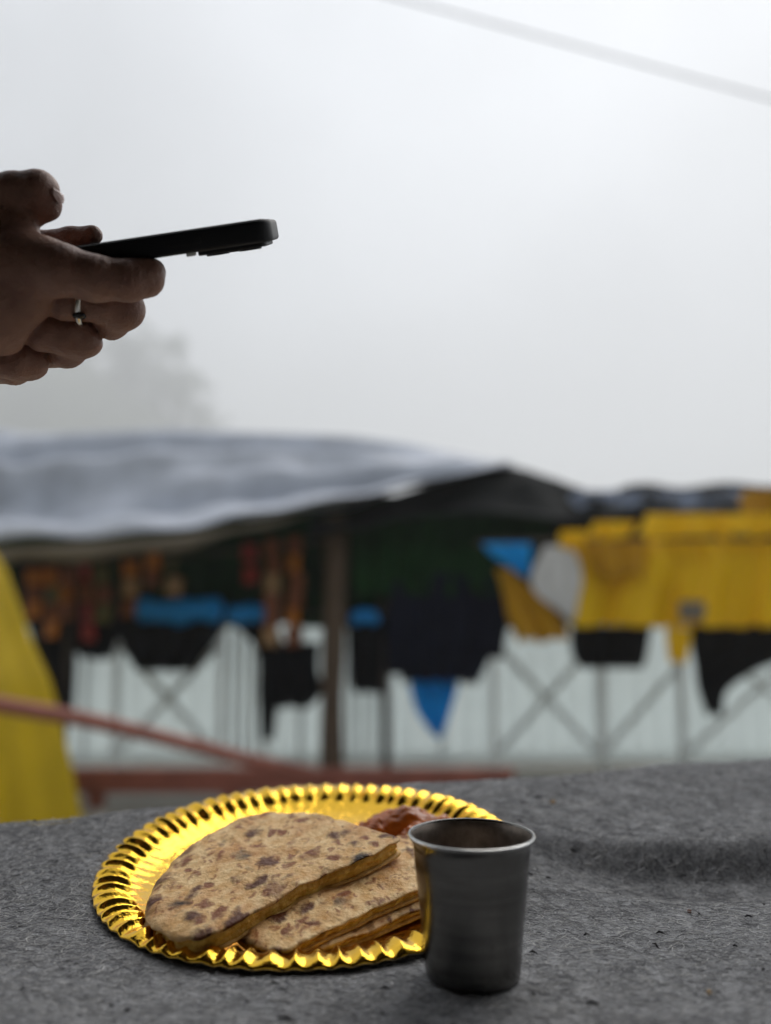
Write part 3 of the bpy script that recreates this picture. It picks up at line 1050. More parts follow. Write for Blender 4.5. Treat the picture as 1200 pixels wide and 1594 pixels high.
b.inputs['Base Color'].default_value = (.78, .46, .045, 1)
b.inputs['Metallic'].default_value = 1
b.inputs['Roughness'].default_value = .11
tcn = N(n, 'ShaderNodeTexCoord')
g1 = N(n, 'ShaderNodeTexNoise')
g1.inputs['Scale'].default_value = 160
g1.inputs['Detail'].default_value = 4
g1.inputs['Distortion'].default_value = .6
g2 = N(n, 'ShaderNodeTexVoronoi', feature='DISTANCE_TO_EDGE')
g2.inputs['Scale'].default_value = 110
l.new(tcn.outputs['Object'], g1.inputs['Vector'])
l.new(tcn.outputs['Object'], g2.inputs['Vector'])
ad = N(n, 'ShaderNodeMath', operation='MULTIPLY_ADD')
ad.inputs[1].default_value = .35
l.new(g2.outputs['Distance'], ad.inputs[0])
l.new(g1.outputs['Fac'], ad.inputs[2])
bu = N(n, 'ShaderNodeBump')
bu.inputs['Strength'].default_value = .5
bu.inputs['Distance'].default_value = .0012
l.new(ad.outputs[0], bu.inputs['Height'])
l.new(bu.outputs['Normal'], b.inputs['Normal'])
plate = thing('foil_plate', PL_C + np.array([0, 0, CZ]) - PL_N * PL_D, 'round gold foil plate with crimped rim on grey felt', 'plate')
mesh('dish', *grid(Pt, closed_u=True), gm, plate)
Pb = Pt - PL_N * .0007
Pb[:, -1] = Pt[:, -1]
V, F = grid(Pb, closed_u=True)
mesh('card_underside', V, [tuple(q[::-1]) for q in F], mat('white card', (.42, .36, .26), .8, var=.15, vscale=60), plate)


# ------------------------------------------------------------------ parathas
def ray_plane(px, py, h0, hu=0.0, hv=0.0):
    """photograph pixel -> plate (u, v) on the sheet h = h0 + hu*u + hv*v"""
    A, B = P(px, py, .3) - np.array([0, 0, CZ]), P(px, py, 1.2) - np.array([0, 0, CZ])
    def g(p):
        q = p - PL_C
        return q @ PL_N - (h0 + hu * (q @ PL_U) + hv * (q @ PL_V))
    ga, gb = g(A), g(B)
    p = A + (B - A) * (ga / (ga - gb))
    q = p - PL_C
    return q @ PL_U, q @ PL_V


def spot_mat(name, seed):
    m = bpy.data.materials.new(name)
    m.use_nodes = True
    n, l = m.node_tree.nodes, m.node_tree.links
    b = n['Principled BSDF']
    tcn = N(n, 'ShaderNodeTexCoord')
    mp = N(n, 'ShaderNodeMapping')
    mp.inputs['Location'].default_value = (seed * 1.7, seed * .9, 0)
    mp.inputs['Scale'].default_value = (1, .8, .35)
    l.new(tcn.outputs['Object'], mp.inputs['Vector'])
    no = N(n, 'ShaderNodeTexNoise')
    no.inputs['Scale'].default_value = 130
    no.inputs['Detail'].default_value = 4
    l.new(mp.outputs[0], no.inputs['Vector'])
    big = N(n, 'ShaderNodeTexNoise')
    big.inputs['Scale'].default_value = 42
    big.inputs['Detail'].default_value = 4
    l.new(mp.outputs[0], big.inputs['Vector'])
    # warp
    mixv = N(n, 'ShaderNodeMix', data_type='RGBA', blend_type='LINEAR_LIGHT')
    mixv.inputs['Factor'].default_value = .006
    l.new(mp.outputs[0], mixv.inputs['A'])
    l.new(no.outputs['Color'], mixv.inputs['B'])
    mixw = N(n, 'ShaderNodeMix', data_type='RGBA', blend_type='LINEAR_LIGHT')
    mixw.inputs['Factor'].default_value = .012
    l.new(mixv.outputs['Result'], mixw.inputs['A'])
    l.new(big.outputs['Color'], mixw.inputs['B'])

    def spots(scale, r0, r1, keep):
        vo = N(n, 'ShaderNodeTexVoronoi')
        vo.inputs['Scale'].default_value = scale
        l.new(mixw.outputs['Result'], vo.inputs['Vector'])
        mr = N(n, 'ShaderNodeMapRange', interpolation_type='SMOOTHSTEP')
        for k, v in (('From Min', r0), ('From Max', r1), ('To Min', 1.0), ('To Max', 0.0)):
            mr.inputs[k].default_value = v
        l.new(vo.outputs['Distance'], mr.inputs['Value'])
        sc = N(n, 'ShaderNodeSeparateColor')
        l.new(vo.outputs['Color'], sc.inputs[0])
        kp = N(n, 'ShaderNodeMapRange', interpolation_type='SMOOTHSTEP')
        for k, v in (('From Min', keep), ('From Max', keep + .35), ('To Min', 0.0), ('To Max', 1.0)):
            kp.inputs[k].default_value = v
        l.new(sc.outputs[0], kp.inputs['Value'])
        mu = N(n, 'ShaderNodeMath', operation='MULTIPLY')
        l.new(mr.outputs[0], mu.inputs[0])
        l.new(kp.outputs[0], mu.inputs[1])
        return mu.outputs[0]

    base = N(n, 'ShaderNodeValToRGB')
    base.color_ramp.elements[0].position = .3
    base.color_ramp.elements[0].color = (*srgb(216, 166, 100), 1)
    base.color_ramp.elements[1].position = .7
    base.color_ramp.elements[1].color = (*srgb(250, 217, 162), 1)
    l.new(no.outputs['Fac'], base.inputs['Fac'])
    bigr = N(n, 'ShaderNodeMapRange', interpolation_type='SMOOTHSTEP')
    for k, v in (('From Min', .45), ('From Max', .68), ('To Min', 0.0), ('To Max', .4)):
        bigr.inputs[k].default_value = v
    l.new(big.outputs['Fac'], bigr.inputs['Value'])
    toast = N(n, 'ShaderNodeMix', data_type='RGBA')
    l.new(bigr.outputs[0], toast.inputs['Factor'])
    l.new(base.outputs['Color'], toast.inputs['A'])
    toast.inputs['B'].default_value = (*srgb(184, 112, 48), 1)
    cur = toast.outputs['Result']
    s1, s2, s3 = spots(52, .18, .46, .10), spots(80, .16, .46, .14), spots(38, .06, .34, .45)
    for fac, col, k in ((spots(165, .12, .44, .2), srgb(140, 74, 34), .7), (s2, srgb(122, 56, 22), .88), (s1, srgb(84, 36, 14), .95), (s3, srgb(30, 16, 12), .97)):
        mx = N(n, 'ShaderNodeMix', data_type='RGBA')
        mu = N(n, 'ShaderNodeMath', operation='MULTIPLY')
        mu.inputs[1].default_value = k
        l.new(fac, mu.inputs[0])
        l.new(mu.outputs[0], mx.inputs['Factor'])
        l.new(cur, mx.inputs['A'])
        mx.inputs['B'].default_value = (*col, 1)
        cur = mx.outputs['Result']
    l.new(cur, b.inputs['Base Color'])
    b.inputs['Roughness'].default_value = .45
    b.inputs['Specular IOR Level'].default_value = .2
    fine = N(n, 'ShaderNodeTexNoise')
    fine.inputs['Scale'].default_value = 330
    fine.inputs['Detail'].default_value = 5
    l.new(tcn.outputs['Object'], fine.inputs['Vector'])
    sm = N(n, 'ShaderNodeMath', operation='MULTIPLY_ADD')
    sm.inputs[1].default_value = .5
    l.new(s1, sm.inputs[0])
    l.new(fine.outputs['Fac'], sm.inputs[2])
    bu = N(n, 'ShaderNodeBump')
    bu.inputs['Strength'].default_value = .7
    bu.inputs['Distance'].default_value = .0019
    l.new(sm.outputs[0], bu.inputs['Height'])
    l.new(bu.outputs['Normal'], b.inputs['Normal'])
    return m


M_fill = mat('turmeric potato filling', srgb(240, 174, 50), .6, var=.3, vscale=220, bump=.8, bscale=300, bdist=.002, sss=.15, col2=srgb(246, 204, 100))
M_edge = mat('cut dough edge', srgb(214, 160, 74), .6, var=.3, vscale=200, bump=.5, bscale=300, bdist=.001, col2=srgb(236, 192, 112))


def paratha(poly, cutflags, T, h0, hu, hv, label, seed, bulge=.0006):
    """poly: outline of the top face in photograph pixels; h: height of the top face over the rim plane"""
    uv = np.array([ray_plane(px, py, h0, hu, hv) for px, py in poly])
    K = len(uv)
    NS = 220
    cl = np.vstack([uv, uv[:1]])
    seg = np.linalg.norm(np.diff(cl, axis=0), axis=1)
    cum = np.concatenate([[0], np.cumsum(seg)])
    tt = np.linspace(0, cum[-1], NS, endpoint=False)
    k = np.clip(np.searchsorted(cum, tt, 'right') - 1, 0, K - 1)
    f = (tt - cum[k]) / seg[k]
    p0, p1, p2, p3 = uv[(k - 1) % K], uv[k], uv[(k + 1) % K], uv[(k + 2) % K]
    ff = f[:, None]
    out = .5 * (2 * p1 + (p2 - p0) * ff + (2 * p0 - 5 * p1 + 4 * p2 - p3) * ff ** 2 + (3 * p1 - p0 - 3 * p2 + p3) * ff ** 3)
    cf = np.array(cutflags, float)
    cut = cf[k] * (1 - f) + cf[(k + 1) % K] * f
    g = np.random.default_rng(seed)
    wob = fbm(np.concatenate([out, np.zeros((NS, 1))], 1), 260, seed)
    nrm = np.roll(out, -1, 0) - np.roll(out, 1, 0)
    nrm = np.stack([nrm[:, 1], -nrm[:, 0]], 1)
    nrm /= np.linalg.norm(nrm, axis=1)[:, None]
    cen = out.mean(0)
    if ((out - cen) * nrm).sum() < 0:
        nrm = -nrm
    out = out + nrm * (wob * .0007)[:, None]
    rings = np.array([0, .12, .25, .38, .5, .62, .72, .8, .86, .91, .945, .97, .985, .995, 1.0])
    tp = np.zeros((NS, len(rings), 3))
    drop_edge = (1 - cut) * T * .22
    for j, s in enumerate(rings):
        q = cen + (out - cen) * s
        d = np.linalg.norm(out - cen, axis=1) * (1 - s)            # distance to the edge
        h = h0 + hu * q[:, 0] + hv * q[:, 1]
        pn = np.concatenate([q, np.zeros((NS, 1))], 1)
        h = h + .0011 * fbm(pn, 130, seed + 1) + .0006 * fbm(pn, 420, seed + 2) + bulge * (1 - s * s)
        h = h - drop_edge * np.exp(-d / .004) - .0006 * np.exp(-d / .0012)
        tp[:, j] = np.stack([q[:, 0], q[:, 1], h], 1)
    tk = .0022

    def lift(arr):
        return on_plate(arr[..., 0], arr[..., 1], arr[..., 2])

    # top crust: face, rounded lip and a short way back underneath
    e = tp[:, -1]
    lip = []
    for dn, dh in ((.0004, -.0005), (.0004, -.0013), (-.0002, -tk), (-.003, -tk - .0002)):
        q = e[:, :2] + nrm * dn
        lip.append(np.concatenate([q, (e[:, 2] + dh * (.8 + .4 * wob))[:, None]], 1))
    top = np.concatenate([tp, np.stack(lip, 1)], 1)
    t = thing('paratha', lift(np.array([[cen[0], cen[1], h0 - T + hu * cen[0] + hv * cen[1]]]))[0], label, 'flatbread', 'parathas on the gold plate')
    mesh('top_crust', *grid(lift(top), closed_u=True), spot_mat('griddled dough %d' % seed, seed), t)
    # filling seen along the cut edge
    fl = []
    nl = 9
    for j in range(nl):
        s = j / (nl - 1)
        q = np.concatenate([e[:, :2], np.full((NS, 1), s * .01)], 1)
        ins = -.0016 * cut - .0045 * (1 - cut) + .0011 * fbm(q, 520, seed + 5) + .0014 * math.sin(math.pi * s) - .0012 * (abs(s - .55) < .08)
        hh = e[:, 2] - tk * .9 - (T - 2 * tk + .0004 - drop_edge) * s
        fl.append(np.concatenate([e[:, :2] + nrm * ins[:, None], hh[:, None]], 1))
    mesh('filling', *grid(lift(np.stack(fl, 1)), closed_u=True), M_fill, t)
    # bottom crust
    hb = h0 + hu * e[:, 0] + hv * e[:, 1] - T
    w2 = fbm(np.concatenate([e[:, :2], np.ones((NS, 1))], 1), 240, seed + 7)
    bt = []
    for dn, dh in ((-.004, tk), (-.0003, tk), (.0006, tk * .6), (.0005, tk * .2), (-.001, 0), (-.01, 0)):
        q = e[:, :2] + nrm * (dn + .0007 * w2)[:, None]
        bt.append(np.concatenate([q, (hb + dh + .0004 * w2)[:, None]], 1))
    bt.append(np.concatenate([np.repeat(cen[None], NS, 0), np.full((NS, 1), hb.mean())], 1))
    mesh('bottom_crust', *grid(lift(np.stack(bt, 1)), closed_u=True), M_edge, t)
    return t


# lower quarter
paratha([(392, 1468), (440, 1484), (500, 1473), (560, 1452), (655, 1412), (712, 1380), (716, 1330), (640, 1312), (540, 1340), (450, 1400)],
        [0, 1, 1, 1, 1, 1, 0, 0, 0, 0], .007, -.0078, .004, 0, 'lowest wedge of stuffed flatbread, mostly under the other two', 3)
# middle quarter
paratha([(368, 1445), (398, 1465), (440, 1475), (470, 1463), (540, 1431), (600, 1403), (648, 1383), (700, 1352), (706, 1318), (660, 1296), (610, 1300), (540, 1335), (450, 1380), (385, 1422)],
        [0, 0, 1, 1, 1, 1, 1, 1, 0, 0, 0, 0, 0, 0], .008, .0008, .02, .005, 'middle wedge of stuffed flatbread with its corner towards the plate rim', 5)
# top half moon
paratha([(232, 1432), (227, 1408), (236, 1382), (255, 1350), (285, 1318), (330, 1290), (375, 1270), (410, 1259), (450, 1262), (490, 1263), (530, 1272), (575, 1284), (610, 1296), (622, 1303),
         (600, 1318), (560, 1338), (500, 1360), (450, 1385), (400, 1412), (360, 1437), (322, 1453), (298, 1456), (262, 1450)],
        [0, 0, 0, 0, 0, 0, 0, 0, 0, 0, 0, 0, 0, .6, 1, 1, 1, 1, 1, 1, 1, .8, .3], .0125, .0138, .07, .02, 'half moon of browned stuffed flatbread lying on top', 9)

# pickle
uvc = ray_plane(628, 1300, -PL_D + .003)
c = on_plate(np.array(uvc[0]), np.array(uvc[1]), np.array(-PL_D))
na, nb = 64, 34
a = np.linspace(0, 2 * np.pi, na, endpoint=False)
bb = np.linspace(-.25, np.pi / 2 - .001, nb)
A, B = np.meshgrid(a, bb, indexing='ij')
D = np.stack([np.cos(A) * np.cos(B), np.sin(A) * np.cos(B), np.sin(B)], -1)
rad = 1 + .10 * fbm(D, 2.6, 51) + .05 * fbm(D, 7, 52) + .03 * fbm(D, 20, 53)
V = c + (D * rad[..., None]) * np.array([.031, .022, .027])
pm = mat('mango pickle', srgb(184, 96, 30), .24, var=.35, vscale=60, bump=.3, bscale=120, bdist=.003, sss=.1, col2=srgb(214, 116, 30), spec=.6)
pk = thing('pickle', c, 'glossy orange red pickle heap behind the flatbread', 'pickle')
mesh('paste', *grid(V, closed_u=True), pm, pk)
for i, (du, dv, s) in enumerate(((.030, .004, .010), (-.024, -.010, .010), (.008, -.020, .009))):
    V2 = c + np.array([du, dv, .006]) + (D * (1 + .25 * fbm(D, 5, 60 + i))[..., None]) * np.array([s * 1.3, s, s])
    mesh('chunk', *grid(V2, closed_u=True), pm, pk)

# ------------------------------------------------------------------ steel tumbler
cc = camrel(.0469, .4829, -.1936)
H = .0738
prof = [(.0005, .0022), (.019, .0020), (.0225, .0006), (.0238, .0000), (.0250, .0009), (.0256, .0034), (.0260, .0080), (.0270, .020), (.0271, .0204), (.0284, .0345), (.0285, .0349), (.0305, .0540), (.0306, .0546), (.0315, .0640), (.0316, .0660), (.0319, .0678),
        (.0324, .0692), (.0330, .0702), (.0335, .0707), (.0340, .0714), (.0343, .0724), (.0341, .0733), (.0335, .0738), (.0328, .0735), (.0325, .0726), (.0320, .0712), (.0314, .0690),
        (.0310, .0650), (.0300, .0540), (.0279, .0345), (.0267, .020), (.0258, .0085), (.0245, .0050), (.02, .0036), (.0005, .0034)]
ki = 24
V, F = lathe(prof[:ki + 1], 128, cc)
VI, FI = lathe(prof[ki:], 128, cc)
stm = bpy.data.materials.new('brushed steel')
stm.use_nodes = True
n, l = stm.node_tree.nodes, stm.node_tree.links
b = n['Principled BSDF']
b.inputs['Metallic'].default_value = 1
tcn = N(n, 'ShaderNodeTexCoord')
mp = N(n, 'ShaderNodeMapping')
mp.inputs['Scale'].default_value = (8, 8, 2600)
l.new(tcn.outputs['Object'], mp.inputs['Vector'])
no = N(n, 'ShaderNodeTexNoise')
no.inputs['Scale'].default_value = 1
no.inputs['Detail'].default_value = 3
l.new(mp.outputs[0], no.inputs['Vector'])
sp = N(n, 'ShaderNodeTexNoise')
sp.inputs['Scale'].default_value = 700
l.new(tcn.outputs['Object'], sp.inputs['Vector'])
mr = N(n, 'ShaderNodeMapRange')
for k, v in (('From Min', .3), ('From Max', .7), ('To Min', .16), ('To Max', .28)):
    mr.inputs[k].default_value = v
l.new(no.outputs['Fac'], mr.inputs['Value'])
l.new(mr.outputs[0], b.inputs['Roughness'])
ra = N(n, 'ShaderNodeValToRGB')
ra.color_ramp.elements[0].position = .25
ra.color_ramp.elements[0].color = (.10, .09, .075, 1)
ra.color_ramp.elements[1].position = .36
ra.color_ramp.elements[1].color = (.165, .16, .15, 1)
l.new(sp.outputs['Fac'], ra.inputs['Fac'])
mp2 = N(n, 'ShaderNodeMapping')
mp2.inputs['Scale'].default_value = (14, 14, 150)
l.new(tcn.outputs['Object'], mp2.inputs['Vector'])
bn = N(n, 'ShaderNodeTexNoise')
bn.inputs['Scale'].default_value = 1
bn.inputs['Detail'].default_value = 4
l.new(mp2.outputs[0], bn.inputs['Vector'])
br = N(n, 'ShaderNodeMapRange')
for k, v in (('From Min', .3), ('From Max', .7), ('To Min', .68), ('To Max', 1.08)):
    br.inputs[k].default_value = v
l.new(bn.outputs['Fac'], br.inputs['Value'])
bm_ = N(n, 'ShaderNodeVectorMath', operation='SCALE')
l.new(ra.outputs['Color'], bm_.inputs[0])
l.new(br.outputs[0], bm_.inputs['Scale'])
l.new(bm_.outputs[0], b.inputs['Base Color'])
b.inputs['Anisotropic'].default_value = .5
bu = N(n, 'ShaderNodeBump')
bu.inputs['Strength'].default_value = .12
bu.inputs['Distance'].default_value = .0003
l.new(no.outputs['Fac'], bu.inputs['Height'])
l.new(bu.outputs['Normal'], b.inputs['Normal'])
cup = thing('steel_tumbler', cc, 'small dull steel tumbler standing beside the gold plate', 'tumbler')
mesh('body', V, F, stm, cup)
mesh('inner_wall', VI, FI, mat('lightened brown steel', (.30, .25, .21), .38, metal=.75, var=.35, vscale=120, bump=.1, bscale=500, bdist=.0005), cup)  # same steel as outside; its brightness inside put into a lighter brown colour
rb = [(.0343 + .0008 * math.cos(q) - .0003, .0729 + .0008 * math.sin(q)) for q in np.linspace(0, 2 * math.pi, 14)]
mesh('rolled_rim', *lathe(rb, 128, cc), mat('polished steel', (.62, .62, .61), .18, metal=1, var=.08, vscale=300), cup)


# ------------------------------------------------------------------ hands (one continuous surface from blended capsules)
HY = .46


def HP(px, py, d=0.0):
    return P(px, py, HY + d)


PXM = HY / FPX * 1.02          # metres per photograph pixel at the hand


def capsule_sdf(G_, a, b, ra, rb):
    ab = b - a
    t = np.clip(((G_ - a) @ ab) / (ab @ ab), 0, 1)
    return np.linalg.norm(G_ - (a + t[..., None] * ab), axis=-1) - (ra + (rb - ra) * t)


def smin(a, b, k):
    h = np.clip(.5 + .5 * (b - a) / k, 0, 1)
    return b * (1 - h) + a * h - k * h * (1 - h)


def surface_nets(f, org, h):
    ins = f < 0
    nx, ny, nz = f.shape
    acc = np.zeros((nx - 1, ny - 1, nz - 1, 3))
    cnt = np.zeros((nx - 1, ny - 1, nz - 1))
    cs = [(i, j, k) for i in (0, 1) for j in (0, 1) for k in (0, 1)]
    sl = lambda c: (slice(c[0], nx - 1 + c[0]), slice(c[1], ny - 1 + c[1]), slice(c[2], nz - 1 + c[2]))
    for c0 in cs:
        for ax_ in range(3):
            if c0[ax_] == 1:
                continue
            c1 = list(c0)
            c1[ax_] = 1
            f0, f1 = f[sl(c0)], f[sl(c1)]
            m = (f0 < 0) != (f1 < 0)
            tt_ = np.where(m, f0 / np.where(m, f0 - f1, 1), 0)
            for q in range(3):
                acc[..., q] += np.where(m, c0[q] + (tt_ if q == ax_ else 0), 0)
            cnt += m
    act = cnt > 0
    idx = -np.ones(act.shape, int)
    idx[act] = np.arange(act.sum())
    ii = np.argwhere(act)
    V = org + (ii + acc[act] / cnt[act][:, None]) * h
    F = []
    for ax_ in range(3):
        a0 = [slice(0, nx), slice(0, ny), slice(0, nz)]
        a1 = list(a0)
        a0[ax_] = slice(0, f.shape[ax_] - 1)
        a1[ax_] = slice(1, f.shape[ax_])
        s0, s1 = ins[tuple(a0)], ins[tuple(a1)]
        e = np.argwhere(s0 != s1)
        o1, o2 = (ax_ + 1) % 3, (ax_ + 2) % 3
        e = e[(e[:, o1] > 0) & (e[:, o2] > 0) & (e[:, o1] < f.shape[o1] - 1) & (e[:, o2] < f.shape[o2] - 1)]
        d1, d2 = np.zeros(3, int), np.zeros(3, int)
        d1[o1], d2[o2] = 1, 1
        q = np.stack([idx[tuple((e - d1 - d2).T)], idx[tuple((e - d2).T)], idx[tuple(e.T)], idx[tuple((e - d1).T)]], 1)
        fl = ~s0[tuple(e.T)]
        q[fl] = q[fl][:, ::-1]
        F.append(q)
    return V, np.concatenate(F)


px_ = PXM
# chains: list of (point, radius); radii in photograph pixels
right = {
    'palm': [[((-190, 452, .006), 62), ((-80, 440, .004), 66), ((20, 418, .002), 54), ((70, 412, -.002), 40)],
             [((-190, 455, .010), 60), ((-80, 470, .010), 66), ((10, 470, .010), 56), ((55, 462, .008), 42)],
             [((-190, 470, .016), 56), ((-80, 500, .018), 60), ((0, 512, .020), 46)],
             [((-150, 410, .004), 56), ((-70, 375, .004), 52), ((0, 358, .004), 36), ((25, 358, .002), 26)]],
    'thumb': [((-110, 370, .008), 46), ((-45, 318, .004), 38), ((20, 303, .000), 34), ((58, 301, .000), 34), ((66, 318, .004), 26), ((58, 334, .010), 17)],
    'index': [((20, 410, -.004), 48), ((95, 420, -.006), 40), ((150, 434, -.004), 35), ((200, 437, .000), 31), ((228, 433, .005), 28), ((238, 424, .010), 22)],
    'middle': [((30, 458, .010), 44), ((105, 466, .014), 36), ((165, 472, .018), 33), ((191, 480, .024), 35), ((168, 500, .036), 31), ((136, 512, .044), 26)],
    'ring_finger': [((10, 500, .022), 42), ((65, 512, .026), 36), ((104, 518, .030), 35), ((128, 525, .036), 35), ((104, 544, .046), 31), ((70, 552, .052), 26)],
    'little': [((-60, 530, .026), 42), ((-10, 548, .032), 38), ((24, 556, .036), 35), ((44, 559, .042), 35), ((22, 572, .050), 28), ((-14, 576, .056), 24)],
}
lo = HP(-470, 640, -.035) - [.01, .0, .01]
hi_ = HP(275, 250, .0) + [.012, .085, .03]
hs = .0013
shape = np.ceil((hi_ - lo) / hs).astype(int)
gx, gy, gz = [lo[k] + np.arange(shape[k]) * hs for k in range(3)]
GG = np.stack(np.meshgrid(gx, gy, gz, indexing='ij'), -1)


def chain_sdf(ch, k=.004):
    d = None
    pts_ = [(HP(*p), r * px_) for p, r in ch]
    for (a_, ra1), (b_, rb1) in zip(pts_[:-1], pts_[1:]):
        q = capsule_sdf(GG, a_, b_, ra1, rb1)
        d = q if d is None else smin(d, q, k)
    return d


dp = None
for ch in right['palm']:
    q = chain_sdf(ch, .01)
    dp = q if dp is None else smin(dp, q, .014)
arm = [((-640, 540, .02), 110), ((-420, 500, .015), 98), ((-260, 468, .010), 70), ((-180, 458, .008), 62)]
dp = smin(dp, chain_sdf(arm, .01), .02)
D_ = dp
for kf, k in (('thumb', .008), ('index', .006), ('middle', .002), ('ring_finger', .0016), ('little', .0016)):
    q = chain_sdf(right[kf], .003)
    jn = [HP(*p) for p, _ in right[kf]]
    for ji in (2, 3, 4):                       # skin creases across the finger joints
        dr = jn[min(ji + 1, len(jn) - 1)] - jn[ji - 1]
        dr /= np.linalg.norm(dr)
        rel = GG - jn[ji]
        axl = rel @ dr
        near = np.exp(-(np.linalg.norm(rel, axis=-1) / .016) ** 4)
        for off in (-.0022, 0, .0024):
            q = q + .0009 * np.exp(-((axl - off) / .0008) ** 2) * near
        q = q - .0009 * np.exp(-(axl / .005) ** 2) * near
    if kf in ('middle', 'ring_finger', 'little'):
        gap = .0022 * np.exp(-((D_ - q) / .0022) ** 2)
    else:
        gap = 0
    D_ = smin(D_, q, k) + gap
# knuckle wrinkles and tendons
D_ = D_ + .00035 * fbm(GG, 190, 71, 2) + .0005 * fbm(GG, 60, 72, 2)
V, F = surface_nets(D_, lo, hs)
Vt = V
skin = bpy.data.materials.new('skin')
skin.use_nodes = True
n, l = skin.node_tree.nodes, skin.node_tree.links
b = n['Principled BSDF']
tcn = N(n, 'ShaderNodeTexCoord')
no = N(n, 'ShaderNodeTexNoise')
no.inputs['Scale'].default_value = 55
no.inputs['Detail'].default_value = 4
l.new(tcn.outputs['Object'], no.inputs['Vector'])
ra = N(n, 'ShaderNodeValToRGB')
ra.color_ramp.elements[0].position = .3
ra.color_ramp.elements[0].color = (.24, .115, .08, 1)
ra.color_ramp.elements[1].position = .7
ra.color_ramp.elements[1].color = (.37, .20, .14, 1)
l.new(no.outputs['Fac'], ra.inputs['Fac'])
l.new(ra.outputs['Color'], b.inputs['Base Color'])
b.inputs['Roughness'].default_value = .48
b.inputs['Subsurface Weight'].default_value = .2
b.inputs['Subsurface Radius'].default_value = (1, .35, .2)
b.inputs['Subsurface Scale'].default_value = .003
fw = N(n, 'ShaderNodeTexVoronoi', feature='DISTANCE_TO_EDGE')
fw.inputs['Scale'].default_value = 620
l.new(tcn.outputs['Object'], fw.inputs['Vector'])
fn = N(n, 'ShaderNodeTexNoise')
fn.inputs['Scale'].default_value = 260
fn.inputs['Detail'].default_value = 5
l.new(tcn.outputs['Object'], fn.inputs['Vector'])
sm = N(n, 'ShaderNodeMath', operation='MULTIPLY_ADD')
sm.inputs[1].default_value = .5
l.new(fw.outputs['Distance'], sm.inputs[0])
l.new(fn.outputs['Fac'], sm.inputs[2])
bu = N(n, 'ShaderNodeBump')
bu.inputs['Strength'].default_value = .85
bu.inputs['Distance'].default_value = .0012
l.new(sm.outputs[0], bu.inputs['Height'])
l.new(bu.outputs['Normal'], b.inputs['Normal'])

person = thing('person', HP(-640, 540, .02), 'person reaching in from the side, both hands holding a phone, ring on one finger', 'person')
o = mesh('hand', V, F, skin, person)
sm_ = o.modifiers.new('smooth', 'SMOOTH')
sm_.iterations = 1
sm_.factor = .5
# ring round the middle finger
A_, B_ = HP(105, 466, .014), HP(165, 474, .018)
axd = (B_ - A_) / np.linalg.norm(B_ - A_)
rc = A_ + (B_ - A_) * .38
u1 = np.cross(axd, [0, 0, 1.0])
u1 /= np.linalg.norm(u1)
u2 = np.cross(axd, u1)
rp = [rc + (36 * px_ + .0004) * (math.cos(q) * u1 + math.sin(q) * u2) for q in np.linspace(0, 2 * math.pi, 49)]
M_ring = mat('silver ring', (.75, .72, .66), .2, metal=1, var=.1, vscale=200)
rg = mesh('finger_ring', *tube(rp, .0018, 10, cap=False), M_ring, person)
rq = rc + (36 * px_ + .001) * (.55 * u1 * (1 if u1[1] < 0 else -1) + np.array([0, 0, -.83]))
Vb, Fb = lathe([(.0001, -.0016), (.003, -.0012), (.0036, 0), (.003, .0012), (.0001, .0017)], 16, np.zeros(3))
mesh('stone', Vb * np.array([1.1, 1, 1]) + rq, Fb, mat('dark stone', (.02, .02, .022), .12, var=.2), rg)

# other hand behind the phone: thumb over the top edge, fingers below
lo2 = HP(-260, 560, .03)
hi2 = HP(200, 300, .03) + [.01, .085, .02]
shape = np.ceil((hi2 - lo2) / .0016).astype(int)
gx, gy, gz = [lo2[k] + np.arange(shape[k]) * .0016 for k in range(3)]
GG = np.stack(np.meshgrid(gx, gy, gz, indexing='ij'), -1)
left = [[((-230, 420, .075), 52), ((-120, 425, .080), 56), ((-30, 420, .085), 46)],
        [((-110, 405, .070), 34), ((-20, 392, .068), 28), ((60, 382, .062), 25), ((112, 374, .056), 22), ((143, 366, .050), 18)],
        [((-60, 450, .085), 30), ((10, 452, .085), 25), ((80, 440, .072), 23), ((115, 428, .058), 20)],
        [((-60, 475, .085), 28), ((-5, 488, .085), 24), ((60, 478, .072), 22), ((90, 462, .062), 19)],
        [((-70, 495, .080), 26), ((-30, 512, .080), 22), ((30, 506, .070), 20), ((60, 490, .062), 17)]]
D_ = None
for i, ch in enumerate(left):
    q = chain_sdf(ch, .004)
    D_ = q if D_ is None else smin(D_, q, .006 if i < 2 else .003)
D_ = D_ + .0004 * fbm(GG, 150, 74, 2)
V, F = surface_nets(D_, lo2, .0016)
mesh('hand', V, F, skin, person)


def nail(c, d, up, L, W):
    d = d / np.linalg.norm(d)
    s = np.cross(d, up)
    s /= np.linalg.norm(s)
    up = np.cross(s, d)
    u = np.linspace(-1, 1, 11)
    UU, VV = np.meshgrid(u, u, indexing='ij')
    rr = np.maximum(np.abs(UU), np.abs(VV)) / np.maximum(np.hypot(UU, VV), 1e-6)
    UU, VV = UU * (.5 + .5 * rr), VV * (.5 + .5 * rr)
    Pt = c + UU[..., None] * d * L + VV[..., None] * s * W - ((VV ** 2) * W * .45 + UU ** 2 * L * .12)[..., None] * up
    return grid(Pt)


